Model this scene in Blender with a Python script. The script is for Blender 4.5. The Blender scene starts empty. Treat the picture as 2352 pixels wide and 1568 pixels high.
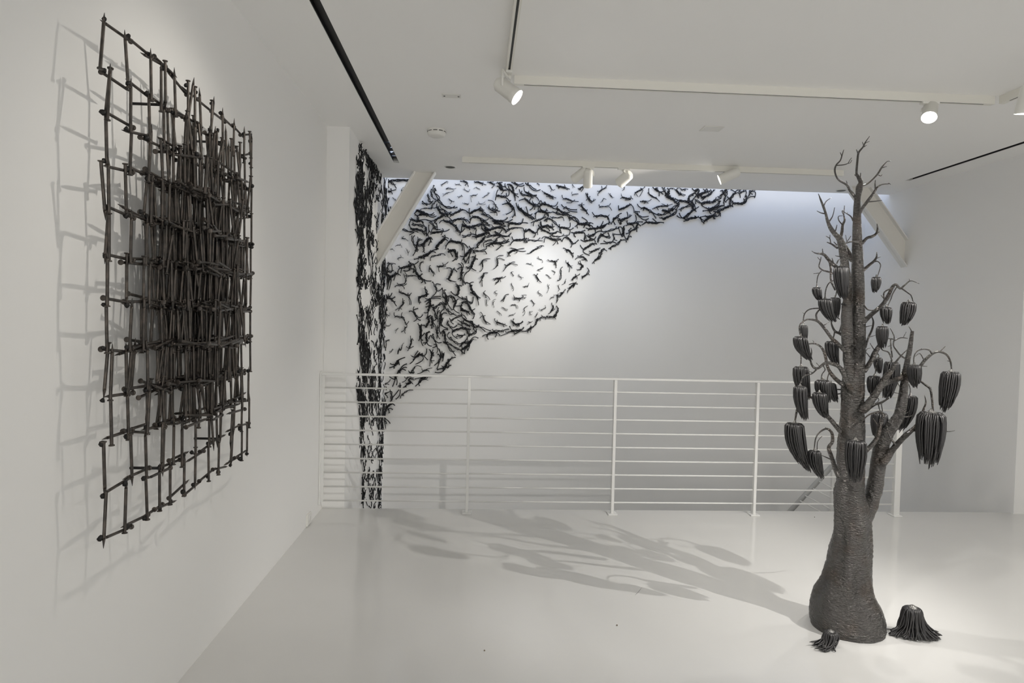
import bpy, bmesh, math, random
import numpy as np
from mathutils import Vector, Matrix, noise

# ------------------------------------------------------------------ camera
F, YAW, PITCH, ROLL, CAMH = 1495.0, .055, -.03, .0223, 1.4886     # focal length in pixels of a 2352x1568 frame
cy, sy, cp, sp, cr, sr = math.cos(YAW), math.sin(YAW), math.cos(PITCH), math.sin(PITCH), math.cos(ROLL), math.sin(ROLL)
_r0 = Vector((cy, -sy, 0)); _f0 = Vector((sy, cy, 0)); _z = Vector((0, 0, 1))
FWD = _f0 * cp + _z * sp; _u0 = _z * cp - _f0 * sp
RIGHT = _r0 * cr + _u0 * sr; UP = _u0 * cr - _r0 * sr
EYE = Vector((0, 0, CAMH))
scn = bpy.context.scene
col = scn.collection
cam = bpy.data.cameras.new('camera'); cam_o = bpy.data.objects.new('camera', cam); col.objects.link(cam_o)
cam.sensor_fit = 'HORIZONTAL'; cam.sensor_width = 36.0; cam.lens = F / 2352 * 36; cam.clip_start = .05
M3 = Matrix((RIGHT, UP, -FWD)).transposed()
cam_o.matrix_world = Matrix.Translation(EYE) @ M3.to_4x4()
scn.camera = cam_o
scn.view_settings.view_transform = 'Standard'; scn.view_settings.look = 'None'
scn.view_settings.gamma = 1; scn.view_settings.use_curve_mapping = False
scn.view_settings.exposure = -0.19
scn.cycles.diffuse_bounces = 8; scn.cycles.max_bounces = 12

# ------------------------------------------------------------------ sky outside (skylight slot, open rear of the gallery)
W_ZENITH, W_SIDE, W_STR = (.20, .33, .62), (.70, .684, .655), 3.0
w = bpy.data.worlds.new('sky'); scn.world = w; w.use_nodes = True
nt = w.node_tree; nt.nodes.clear()
_o = nt.nodes.new('ShaderNodeOutputWorld'); _b = nt.nodes.new('ShaderNodeBackground')
_g = nt.nodes.new('ShaderNodeTexCoord'); _s = nt.nodes.new('ShaderNodeSeparateXYZ'); _c = nt.nodes.new('ShaderNodeValToRGB')
_c.color_ramp.elements[0].position = .30; _c.color_ramp.elements[0].color = (*W_SIDE, 1)
_c.color_ramp.elements[1].position = .75; _c.color_ramp.elements[1].color = (*W_ZENITH, 1)
nt.links.new(_g.outputs['Generated'], _s.inputs[0]); nt.links.new(_s.outputs['Z'], _c.inputs[0])
nt.links.new(_c.outputs[0], _b.inputs['Color']); _b.inputs['Strength'].default_value = W_STR
nt.links.new(_b.outputs[0], _o.inputs['Surface'])

# lamp table: name, group key, track point, lens centre, aim point, watts, beam deg, blend, seen lit
WARM = (1.0, .945, .86); COOL = (.93, .96, 1.0); NEUT = (1.0, .97, .93)

# ------------------------------------------------------------------ helpers
random.seed(7)
def at(u, v, ax, val):
    d = RIGHT * ((u - 1176) / F) - UP * ((v - 784) / F) + FWD
    return EYE + d * ((val - EYE[ax]) / d[ax])

def mat(name, colr, rough=.5, metal=0.0, spec=.5, bump=None, mottle=None, coat=0.0):
    m = bpy.data.materials.new(name); m.use_nodes = True
    n = m.node_tree; p = n.nodes['Principled BSDF']
    p.inputs['Base Color'].default_value = (*colr, 1); p.inputs['Roughness'].default_value = rough
    p.inputs['Metallic'].default_value = metal; p.inputs['Specular IOR Level'].default_value = spec
    p.inputs['Coat Weight'].default_value = coat
    tc = n.nodes.new('ShaderNodeTexCoord')
    if mottle:                                   # (scale, second colour, lo, hi)
        t = n.nodes.new('ShaderNodeTexNoise'); t.inputs['Scale'].default_value = mottle[0]; t.inputs['Detail'].default_value = 5
        r = n.nodes.new('ShaderNodeValToRGB'); r.color_ramp.elements[0].position = mottle[2]; r.color_ramp.elements[1].position = mottle[3]
        r.color_ramp.elements[0].color = (*colr, 1); r.color_ramp.elements[1].color = (*mottle[1], 1)
        n.links.new(tc.outputs['Object'], t.inputs['Vector']); n.links.new(t.outputs['Fac'], r.inputs[0]); n.links.new(r.outputs[0], p.inputs['Base Color'])
    if bump:                                     # (scale xyz, strength, distance)
        mp = n.nodes.new('ShaderNodeMapping'); mp.inputs['Scale'].default_value = bump[0]
        t = n.nodes.new('ShaderNodeTexNoise'); t.inputs['Scale'].default_value = 1; t.inputs['Detail'].default_value = 4
        b = n.nodes.new('ShaderNodeBump'); b.inputs['Strength'].default_value = bump[1]; b.inputs['Distance'].default_value = bump[2]
        n.links.new(tc.outputs['Object'], mp.inputs[0]); n.links.new(mp.outputs[0], t.inputs['Vector'])
        n.links.new(t.outputs['Fac'], b.inputs['Height']); n.links.new(b.outputs[0], p.inputs['Normal'])
    return m

def emit(name, c, s):
    m = bpy.data.materials.new(name); m.use_nodes = True; n = m.node_tree; n.nodes.clear()
    e = n.nodes.new('ShaderNodeEmission'); e.inputs[0].default_value = (*c, 1); e.inputs[1].default_value = s
    o = n.nodes.new('ShaderNodeOutputMaterial'); n.links.new(e.outputs[0], o.inputs[0]); return m

M = dict(
    wall=mat('wall_paint', (.84, .834, .816), .65, bump=((60, 60, 60), .05, .002)),
    ceil=mat('ceiling_paint', (.91, .903, .885), .7, bump=((50, 50, 50), .05, .002)),
    floor=mat('floor_epoxy', (.675, .667, .645), .11, spec=.5, bump=((2, 2, 2), .02, .01), mottle=(1.3, (.65, .642, .62), .35, .7)),
    white=mat('white_enamel', (.76, .757, .735), .38),
    cream=mat('cream_enamel', (.76, .74, .69), .42),
    lampw=mat('lamp_enamel', (.82, .81, .76), .35),
    track=mat('track_enamel', (.80, .785, .725), .4),
    groove=mat('track_groove', (.03, .03, .028), .6),
    black=mat('slot_black', (.006, .006, .006), .5),
    steel=mat('slot_end_steel', (.45, .44, .40), .4, .6),
    plastic=mat('ivory_plastic', (.78, .77, .73), .4),
    shade=mat('gap_grey', (.10, .10, .09), .7),
    nail=mat('dark_iron_nail', (.052, .047, .042), .36, .7, mottle=(30, (.12, .10, .085), .4, .75)),
    weld=mat('weld_black', (.022, .021, .02), .5, .6),
    brass=mat('nail_head_brown', (.16, .11, .06), .5, .6),
    creature=mat('blackened_nail', (.012, .012, .013), .45, .35),
    bark=mat('welded_steel_bark', (.125, .119, .113), .29, .9, bump=((60, 60, 170), 1.0, .02), mottle=(9, (.11, .087, .07), .5, .78)),
    pod=mat('pod_dark_nail', (.075, .073, .073), .36, .85),
    cap=mat('pod_cap_steel', (.27, .262, .25), .35, .95, bump=((90, 90, 90), .8, .01)),
    slope_bar=mat('slope_bar_grey', (.42, .42, .41), .6),
    lens=emit('lamp_lens_glow', (1, .98, .94), 14.0),
    blind=mat('lamp_lens_dark', (.6, .6, .58), .2),
)

class MB:
    def __init__(s): s.v = []; s.f = []; s.mi = []
    def add(s, vs, fs, mi=0):
        b = len(s.v); s.v.extend([tuple(v) for v in vs]); s.f.extend([tuple(i + b for i in f) for f in fs]); s.mi.extend([mi] * len(fs))
    def box(s, x0, x1, y0, y1, z0, z1, mi=0):
        s.add([(x0, y0, z0), (x1, y0, z0), (x1, y1, z0), (x0, y1, z0), (x0, y0, z1), (x1, y0, z1), (x1, y1, z1), (x0, y1, z1)],
              [(0, 3, 2, 1), (4, 5, 6, 7), (0, 1, 5, 4), (1, 2, 6, 5), (2, 3, 7, 6), (3, 0, 4, 7)], mi)
    def tube(s, pts, rad, n=8, mi=0, caps=True, jit=None):
        pts = [Vector(p) for p in pts]
        if not hasattr(rad, '__len__'): rad = [rad] * len(pts)
        t0 = (pts[1] - pts[0]).normalized()
        nrm = t0.orthogonal().normalized()
        vs = []; fs = []
        for i, p in enumerate(pts):
            t = (pts[min(i + 1, len(pts) - 1)] - pts[max(i - 1, 0)])
            t = t.normalized() if t.length > 1e-9 else t0
            nrm = (nrm - t * nrm.dot(t))
            nrm = nrm.normalized() if nrm.length > 1e-6 else t.orthogonal().normalized()
            bn = t.cross(nrm)
            for k in range(n):
                a = 2 * math.pi * k / n
                d = nrm * math.cos(a) + bn * math.sin(a)
                r = rad[i]
                if jit: r *= jit(p, d, r)
                vs.append(p + d * r)
        for i in range(len(pts) - 1):
            for k in range(n):
                a, b = i * n + k, i * n + (k + 1) % n
                fs.append((a, b, b + n, a + n))
        if caps:
            fs.append(tuple(range(n - 1, -1, -1))); fs.append(tuple((len(pts) - 1) * n + k for k in range(n)))
        s.add(vs, fs, mi)
    def build(s, name, m, parent=None, smooth=True):
        me = bpy.data.meshes.new(name); me.from_pydata(s.v, [], s.f)
        ms = m if isinstance(m, (list, tuple)) else [m]
        for q in ms: me.materials.append(q)
        if len(ms) > 1: me.polygons.foreach_set('material_index', s.mi)
        if smooth: me.polygons.foreach_set('use_smooth', [True] * len(s.f))
        me.update()
        o = bpy.data.objects.new(name, me); col.objects.link(o)
        if parent:
            o.parent = parent
            if parent.type == 'EMPTY' and parent.parent is None:
                o.matrix_parent_inverse = Matrix.Translation(parent.location).inverted() if parent.get('_abs') else Matrix.Identity(4)
            elif parent.type == 'MESH':
                o.matrix_parent_inverse = Matrix.Identity(4)
        return o

def empty(name, loc, label, cat, group=None, absolute=True):
    o = bpy.data.objects.new(name, None); col.objects.link(o); o.location = loc; o.empty_display_size = .05
    if absolute: o['_abs'] = 1
    o['label'] = label; o['category'] = cat
    if group: o['group'] = group
    return o
def tag(o, label, cat, group=None, kind=None):
    o['label'] = label; o['category'] = cat
    if group: o['group'] = group
    if kind: o['kind'] = kind
    return o
def bevel(o, wd=.004, seg=2):
    md = o.modifiers.new('bevel', 'BEVEL'); md.width = wd; md.segments = seg; md.limit_method = 'ANGLE'
    for p in o.data.polygons: p.use_smooth = False
    return o
def struct(name, bx, m):
    b = MB()
    for q in bx: b.box(*q)
    o = b.build(name, m, smooth=False); o['kind'] = 'structure'; return o
def smooth_path(pts, k=4):
    """Catmull-Rom through the points (tuples of any length), k samples per span"""
    P = [np.array(p, float) for p in pts]
    if len(P) < 3:
        return [P[0] + (P[-1] - P[0]) * (i / k) for i in range(k + 1)]
    out = []
    for i in range(len(P) - 1):
        a = P[i - 1] if i else 2 * P[0] - P[1]
        b, c = P[i], P[i + 1]
        d = P[i + 2] if i + 2 < len(P) else 2 * P[-1] - P[-2]
        for j in range(k):
            t = j / k
            out.append(.5 * ((2 * b) + (c - a) * t + (2 * a - 5 * b + 4 * c - d) * t * t + (3 * b - a - 3 * c + d) * t ** 3))
    out.append(P[-1]); return out

# ------------------------------------------------------------------ room shell
XL, XS, XR, YF, YB, YE, HC = -1.1786, -1.0066, 4.4535, 5.126, 7.3127, 6.8926, 2.9613
REAR, DEEP = -3.6, -3.0
SL, SR, SW, SY = -.7827, 4.1956, .026, 6.2244            # ceiling slots: centre x, half width, far end
struct('floor', [(XL - .3, 5.2, REAR, YF, -.35, 0)], M['floor'])
struct('wall_left', [(XL - .3, XL, REAR, YF, -.35, HC + .3)], M['wall'])
struct('wall_left_stairwell', [(XL - .3, XS, YF, YB, DEEP, HC + 1.0)], M['wall'])
struct('wall_back', [(XL - .3, XR + .4, YB, YB + .3, DEEP, HC + 1.0)], M['wall'])
struct('wall_right_stairwell', [(XR, XR + .5, YF - .036, YB, DEEP, HC + 1.0)], M['wall'])
struct('wall_right', [(4.9, 5.2, REAR, YF, 0, HC + .3)], M['wall'])
struct('wall_stairwell_front', [(XS, XR, YF - .25, YF, DEEP, -.35)], M['wall'])
struct('floor_lower', [(XL - .3, XR + .4, YF - .25, YB + .3, DEEP - .2, DEEP)], M['floor'])
struct('ceiling', [
    (XL - .3, SL - SW, REAR, YE, HC, HC + .06), (SL + SW, SR - SW, REAR, YE, HC, HC + .06), (SR + SW, 5.2, REAR, YE, HC, HC + .06),
    (SL - SW, SL + SW, SY, YE, HC, HC + .06), (SR - SW, SR + SW, SY, YE, HC, HC + .06)], M['ceil'])
# slot linings; left one's far end has sky openings that imitate blue reflections
for nm, xc in (('trim_1', SL), ('trim_2', SR)):
    b = MB(); top = HC + .03
    y_open = 5.62 if nm == 'trim_1' else SY
    b.box(xc - SW, xc - SW + .003, REAR, SY, HC + .004, top); b.box(xc + SW - .003, xc + SW, REAR, SY, HC + .004, top)
    b.box(xc - SW, xc + SW, REAR, y_open, top, top + .16)
    b.box(xc - SW, xc + SW, SY - .05, SY - .002, HC + .004, top, 1)
    if nm == 'trim_1':
        z = top
        def tri(y0, y1, y2, s):
            vs = [(xc - s * SW, y0, z), (xc - s * SW, y1, z), (xc + s * SW, y2, z)]
            vs += [(x, y, z + .01) for x, y, _ in vs]
            b.add(vs, [(0, 1, 2), (5, 4, 3), (0, 3, 4, 1), (1, 4, 5, 2), (2, 5, 3, 0)])
        for y0, y1 in ((5.69, 5.745), (5.845, 5.925), (6.03, 6.075), (6.125, SY)): b.box(xc - SW, xc + SW, y0, y1, z, z + .01)
        tri(5.745, 5.845, 5.745, 1); tri(5.925, 6.03, 6.03, -1); tri(5.64, 5.69, 5.69, 1)
    o = b.build(nm, [M['black'], M['steel']], smooth=False); o['kind'] = 'structure'

# ------------------------------------------------------------------ ceiling braces
def brace(p_wall, p_ceil, y, label, d=.185, fl=.10, tw=.007, tf=.012):
    a, c = Vector(p_wall), Vector(p_ceil)
    ax = (c - a).normalized(); L = (c - a).length; side = Vector((0, 1, 0)); nr = ax.cross(side).normalized()
    e = .35
    def slab(n0, n1, s0, s1):
        vs = []
        for t in (-e, L + e):
            for n_, s_ in ((n0, s0), (n1, s0), (n1, s1), (n0, s1)): vs.append(a + ax * t + nr * n_ + side * s_)
        # cut the ends flush with the wall and the ceiling
        q = []
        for i, v in enumerate(vs):
            v = Vector(v)
            if i < 4: v = v - ax * ((v.x - p_wall[0]) / ax.x)
            else: v = v - ax * ((v.z - p_ceil[2]) / ax.z)
            q.append(v)
        return q
    fc = [(0, 3, 2, 1), (4, 5, 6, 7), (0, 1, 5, 4), (1, 2, 6, 5), (2, 3, 7, 6), (3, 0, 4, 7)]
    r = empty('steel_brace', (p_wall[0], y, p_wall[2]), label, 'brace', 'diagonal ceiling braces')
    for nm, arg in (('web', (-d / 2, d / 2, -tw / 2, tw / 2)), ('flange', (-d / 2, -d / 2 + tf, -fl / 2, fl / 2)), ('flange', (d / 2 - tf, d / 2, -fl / 2, fl / 2))):
        m = MB(); m.add(slab(*arg), fc); o = m.build(nm, M['cream'] if nm == 'web' else M['white'], r, smooth=False)
        bm = bmesh.new(); bm.from_mesh(o.data); bmesh.ops.recalc_face_normals(bm, faces=bm.faces); bm.to_mesh(o.data); bm.free()
brace((XS, 6.6, 2.17), (-.545, 6.6, HC), 6.6, 'cream steel I-beam brace rising from the nail-covered left wall to the ceiling')
brace((XR, 6.6, 2.30), (3.93, 6.6, HC), 6.6, 'cream steel I-beam brace behind the tree top, against the right wall')

# ------------------------------------------------------------------ ceiling fittings
def lathe(b, c, prof, n=24, mi=0, axis=2):
    vs = []; fs = []
    for r, z in prof:
        for k in range(n):
            a = 2 * math.pi * k / n; vs.append((c[0] + r * math.cos(a), c[1] + r * math.sin(a), c[2] + z))
    for i in range(len(prof) - 1):
        for k in range(n):
            q, p = i * n + k, i * n + (k + 1) % n; fs.append((q, p, p + n, q + n))
    b.add(vs, fs, mi)
p = at(1003, 299, 2, HC)
sd = empty('smoke_detector', p, 'round ivory smoke detector on the ceiling beside the black slot', 'smoke detector')
b = MB(); lathe(b, p, [(.001, -.05), (.05, -.05), (.064, -.044), (.07, -.03), (.072, -.014), (.074, 0)]); b.build('body', M['plastic'], sd)
b = MB()
for k in range(10):
    a = 2 * math.pi * k / 10; b.tube([p + Vector((.0705 * math.cos(a + t * .45), .0705 * math.sin(a + t * .45), -.016)) for t in (0, .33, .66, 1)], .0035, 5)
b.build('vent_slot', M['shade'], sd)
def plate(px, sx, sy_, label):
    p = at(*px, 2, HC)
    r = empty('access_plate', p, label, 'plate')
    b = MB(); b.box(p.x - sx, p.x + sx, p.y - sy_, p.y + sy_, HC - .006, HC); bevel(b.build('cover', M['plastic'], r, smooth=False), .002)
    for s in (-1, 1):
        b = MB(); lathe(b, (p.x + s * sx * .75, p.y, HC - .0085), [(.0005, 0), (.006, 0), (.007, .003)], 10)
        b.build('screw', M['shade'] if sx < .07 else M['plastic'], r)
plate((1037, 219), .062, .035, 'small flush white cover plate on the ceiling left of the front track')
plate((1635, 295), .075, .06, 'square white access plate on the ceiling between the two tracks')
for px, lab in (((1034, 383), 'recessed ceiling ring near the left diagonal brace'), ((1932, 437), 'recessed ceiling ring behind the topmost tree twigs')):
    p = at(*px, 2, HC); r = empty('recessed_downlight', p, lab, 'downlight', 'recessed ceiling rings')
    b = MB(); lathe(b, p, [(.046, -.004), (.052, -.006), (.057, -.001), (.057, 0)], 28); b.build('trim_ring', M['white'], r)
    b = MB(); lathe(b, p, [(.001, -.0015), (.046, -.0035)], 28); b.build('recess', M['shade'], r)

# tracks -------------------------------------------------------------
TZ, TW = 2.911, .034
def track(name, segs, label, gap=None):
    r = empty('lighting_track', (segs[0][0], segs[0][1], HC), label, 'track', 'ceiling lighting tracks')
    for x0, y0, x1, y1 in segs:
        rail = MB(); g = MB(); h = TW / 2
        if abs(x1 - x0) > abs(y1 - y0):
            for s in (-1, 1): rail.box(x0, x1, y0 + (s * h if s < 0 else h - .011), y0 + (-h + .011 if s < 0 else h), TZ, TZ + .02)
            rail.box(x0, x1, y0 - h, y0 + h, TZ + .02, HC); g.box(x0 + .06, x1 - .06, y0 - h + .011, y0 + h - .011, TZ + .002, TZ + .0195)
            rail.box(x0, x0 + .06, y0 - h + .011, y0 + h - .011, TZ, TZ + .02); rail.box(x1 - .06, x1, y0 - h + .011, y0 + h - .011, TZ, TZ + .02)
        else:
            for s in (-1, 1): rail.box(x0 + (s * h if s < 0 else h - .011), x0 + (-h + .011 if s < 0 else h), y0, y1, TZ, TZ + .02)
            rail.box(x0 - h, x0 + h, y0, y1, TZ + .02, HC); g.box(x0 - h + .011, x0 + h - .011, y0 + .06, y1 - .06, TZ + .002, TZ + .0195)
            rail.box(x0 - h + .011, x0 + h - .011, y0, y0 + .06, TZ, TZ + .02); rail.box(x0 - h + .011, x0 + h - .011, y1 - .06, y1, TZ, TZ + .02)
        rail.build('rail', M['track'], r, smooth=False); g.build('groove', M['groove'], r, smooth=False)
YT1, YT2, XT1, XT3 = 3.945, 5.92, .155, 3.235
track('front', [(XT1, .3, XT1, YT1 - .02), (XT1 + .04, YT1, XT3 - .04, YT1), (XT3, .3, XT3, YT1 - .02)],
      'U-shaped white lighting track on the ceiling carrying the lit spots above the tree')
track('back', [(-.16, YT2, 3.37, YT2)], 'straight white lighting track nearest the nail-covered back wall')

# track spotlights ----------------------------------------------------
def disc(b, c, ax, r, n=24, mi=0, dome=0):
    u = ax.orthogonal().normalized(); v = ax.cross(u)
    vs = [c + ax * dome] + [c + (u * math.cos(2 * math.pi * k / n) + v * math.sin(2 * math.pi * k / n)) * r for k in range(n)]
    b.add(vs, [(0, 1 + k, 1 + (k + 1) % n) for k in range(n)], mi)
def spotlight(tx, ty, lens_c, aim, label, watts, beam, blend, colr, rad=.044, length=.155, lit=True, group='track spotlights', twin=None, along='y', size=.03):
    r = empty('track_spotlight', (tx, ty, TZ), label, 'spotlight', group)
    b = MB(); ex, ey = (.018, .055) if along == 'y' else (.055, .018)
    b.box(tx - ex, tx + ex, ty - ey, ty + ey, TZ - .014, TZ + .001); bevel(b.build('adapter', M['lampw'], r, smooth=False), .003)
    for i, (lc, am, lt) in enumerate([(lens_c, aim, lit)] + ([twin] if twin else [])):
        lc, am = Vector(lc), Vector(am); ax = (am - lc).normalized()
        rear = lc - ax * length; mid = lc - ax * length * .62
        b = MB(); sd_ = ax.cross(_z).normalized() * (rad + .006)
        j = Vector((tx, ty, TZ - .014)); knee = Vector((mid.x, mid.y, TZ - .034))
        b.tube([j, j + Vector((0, 0, -.02))], .013, 12); b.tube([j + Vector((0, 0, -.018)), knee + sd_ * .9], .008, 8)
        b.tube([knee + sd_ * .9, mid + sd_, mid + sd_ * .6], .0075, 8); b.build('bracket', M['lampw'], r)
        h = MB()
        h.tube([rear, rear + ax * .001, rear + ax * .022, lc - ax * .03, lc - ax * .029, lc], [rad * .55, rad * .62, rad * .98, rad, rad * 1.03, rad * 1.03], 28, caps=False)
        disc(h, rear, -ax, rad * .55, 28)
        h.tube([lc, lc - ax * .012], [rad * 1.03, rad * .86], 28, caps=False)
        ho = h.build('housing', M['lampw'], r)
        g = MB(); disc(g, lc - ax * .007, ax, rad * .93, 28, dome=.004); g.build('lens', M['lens'] if lt else M['blind'], ho)
        if watts and i == 0:
            L = bpy.data.lights.new('beam', 'SPOT'); L.energy = watts; L.spot_size = math.radians(beam); L.spot_blend = blend; L.color = colr; L.shadow_soft_size = size
            lo = bpy.data.objects.new('beam', L); col.objects.link(lo); lo.location = lc + ax * .02; lo.rotation_euler = (-ax).to_track_quat('Z', 'Y').to_euler()
    return r
TREE = Vector((1.88, 3.12, 1.15))
def on(px, ax, val): return at(px[0], px[1], ax, val)
spotlight(XT1, 3.77, on((1188, 224), 1, 3.66), TREE + Vector((0, 0, .2)), 'lit white spotlight at the near corner of the front track, pointing at the tree', 110, 50, .8, NEUT, size=.05)
spotlight(2.785, YT1, on((2134, 270), 1, 3.90), (1.75, 2.75, .9), 'bright spotlight on the front track above the tree, dazzling towards the viewer', 40, 80, .9, NEUT, along='x', rad=.042, length=.13)
spotlight(XT3, 3.60, on((2352, 262), 1, 3.40), (2.9, 4.0, 0), 'spotlight cut off by the right edge, hanging on the right-hand arm of the track', 85, 85, .9, NEUT, size=.05)
spotlight(XT3, 1.72, (3.16, 1.72, 2.76), TREE + Vector((-.15, .1, -.15)), 'spotlight on the right-hand track arm beyond the right edge, aimed at the tree', 265, 58, .7, NEUT, size=.012)
spotlight(XT1, 2.42, (.06, 2.42, 2.78), (XL, 2.6, 1.6), 'spotlight above the top edge aimed at the nail grid', 34, 84, .9, WARM, size=.02)
spotlight(XT1, 1.30, (.22, 1.36, 2.78), TREE, 'spotlight overhead near the viewer, aimed at the tree', 110, 60, .8, NEUT, size=.06)
spotlight(XT3, 1.1, (3.16, 1.08, 2.76), (.4, 2.9, 0), 'added unseen spotlight overhead on the right-hand track arm, washing the open floor', 25, 100, 1, NEUT, size=.06)  # added out of view so floor bounce lifts the ceiling
spotlight(XT1, .55, (.22, .55, 2.78), (2.6, .9, 0), 'added unseen spotlight overhead on the left-hand track arm, washing the floor behind the viewer', 60, 110, 1, NEUT, size=.06)  # second added lamp out of frame, brightens the room by bounced light
spotlight(.985, YT2, on((1350, 428), 1, 5.98), (1.2, 7.31, .9), 'twin white spotlight heads hanging left of the pair on the back track', 48, 125, 1, COOL, along='x', lit=False, rad=.042, length=.165,
          twin=(on((1318, 412), 1, 6.02), (-.4, 7.31, 1.9), False))
spotlight(1.312, YT2, on((1423, 421), 1, 6.05), (.455, 7.31, 1.97), 'white spotlight on a cranked arm in the middle of the back track, seen from behind', 30, 36, 1, COOL, along='x', lit=False, rad=.05, length=.15)
spotlight(2.30, YT2, on((1652, 413), 1, 5.90), (-1.0, 6.9, 1.45), 'lit white spotlight on the back track seen side-on, glowing leftwards', 110, 80, .9, WARM, along='x', rad=.046, length=.19)

# ------------------------------------------------------------------ railing at the floor edge
YP = 5.0194
rl = empty('metal_railing', (1.1, YP, 0), 'long white metal railing with nine thin rods along the floor edge', 'railing')
posts = [at(1072, 1178, 1, YP).x, 1.0922, 2.2287, 3.395]
TOPZ = 1.07
b = MB(); b.box(XL + .012, 3.42, YP - .02, YP + .02, TOPZ - .016, TOPZ); bevel(b.build('handrail', M['white'], rl, smooth=False), .003)
for k in range(9):
    z = TOPZ - .112 - k * .1085
    b = MB(); b.tube([(XL + .012, YP, z), (3.40, YP, z)], .0062, 8); b.build('rod', M['white'], rl)
for i, x in enumerate(posts):
    hw = .011 if i < 3 else .024
    b = MB(); b.box(x - hw, x + hw, YP - .02, YP + .02, .008, TOPZ - .016); po = bevel(b.build('post', M['white'], rl, smooth=False), .002)
    b = MB(); b.box(x - .036, x + .036, YP - .045, YP + .045, 0, .009); bevel(b.build('foot_plate', M['white'], po, smooth=False), .002)
b = MB(); b.box(XL + .001, XL + .012, YP - .022, YP + .022, .06, TOPZ + .012); bevel(b.build('wall_bracket', M['white'], rl, smooth=False), .002)
b = MB(); b.box(XL + .012, XL + .034, YP - .006, YP + .006, .08, TOPZ - .01); b.build('end_post', M['white'], rl, smooth=False)

# stair balustrade going down in the well
st = empty('stair_balustrade', (3.4, 6.1, -.6), 'white stair balustrade sloping down behind the tree, below the railing', 'balustrade')
ys = 6.1
b = MB(); x0 = at(1913, 1100, 1, ys).x; b.box(x0 - .016, x0 + .016, ys - .016, ys + .016, -.9, .12); bevel(b.build('newel', M['white'], st, smooth=False), .003)
sta = [(1812, 1176), (1850, 1138), (1880, 1106), (1908, 1074)]
for u, v in ((1850, 1138), (1868, 1122), (1882, 1105), (1838, 1150)):
    a_, c_ = at(u, v, 1, ys), at(u + 210, v + 112, 1, ys)
    b = MB(); b.tube([a_, c_], .006, 8); b.build('rod', M['white'], st)
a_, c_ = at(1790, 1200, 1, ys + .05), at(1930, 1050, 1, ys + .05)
b = MB(); b.tube([a_, c_], .024, 10); b.build('handrail', M['slope_bar'], st)  # plain grey bar sloping past the left ends of the rods

# wall socket plate low on the left wall
ctr = at(707, 1202, 0, XL)
so = empty('floor_socket', (XL, 4.70, .05), 'small white socket plate low on the left wall near the railing', 'socket')
b = MB(); b.box(XL, XL + .012, 4.645, 4.755, .005, .085); bevel(b.build('cover_plate', M['plastic'], so, smooth=False), .003)
b = MB(); b.tube([(XL + .012, 4.70, .045), (XL + .0135, 4.70, .045)], .022, 20); b.build('outlet', M['white'], so)
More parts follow.
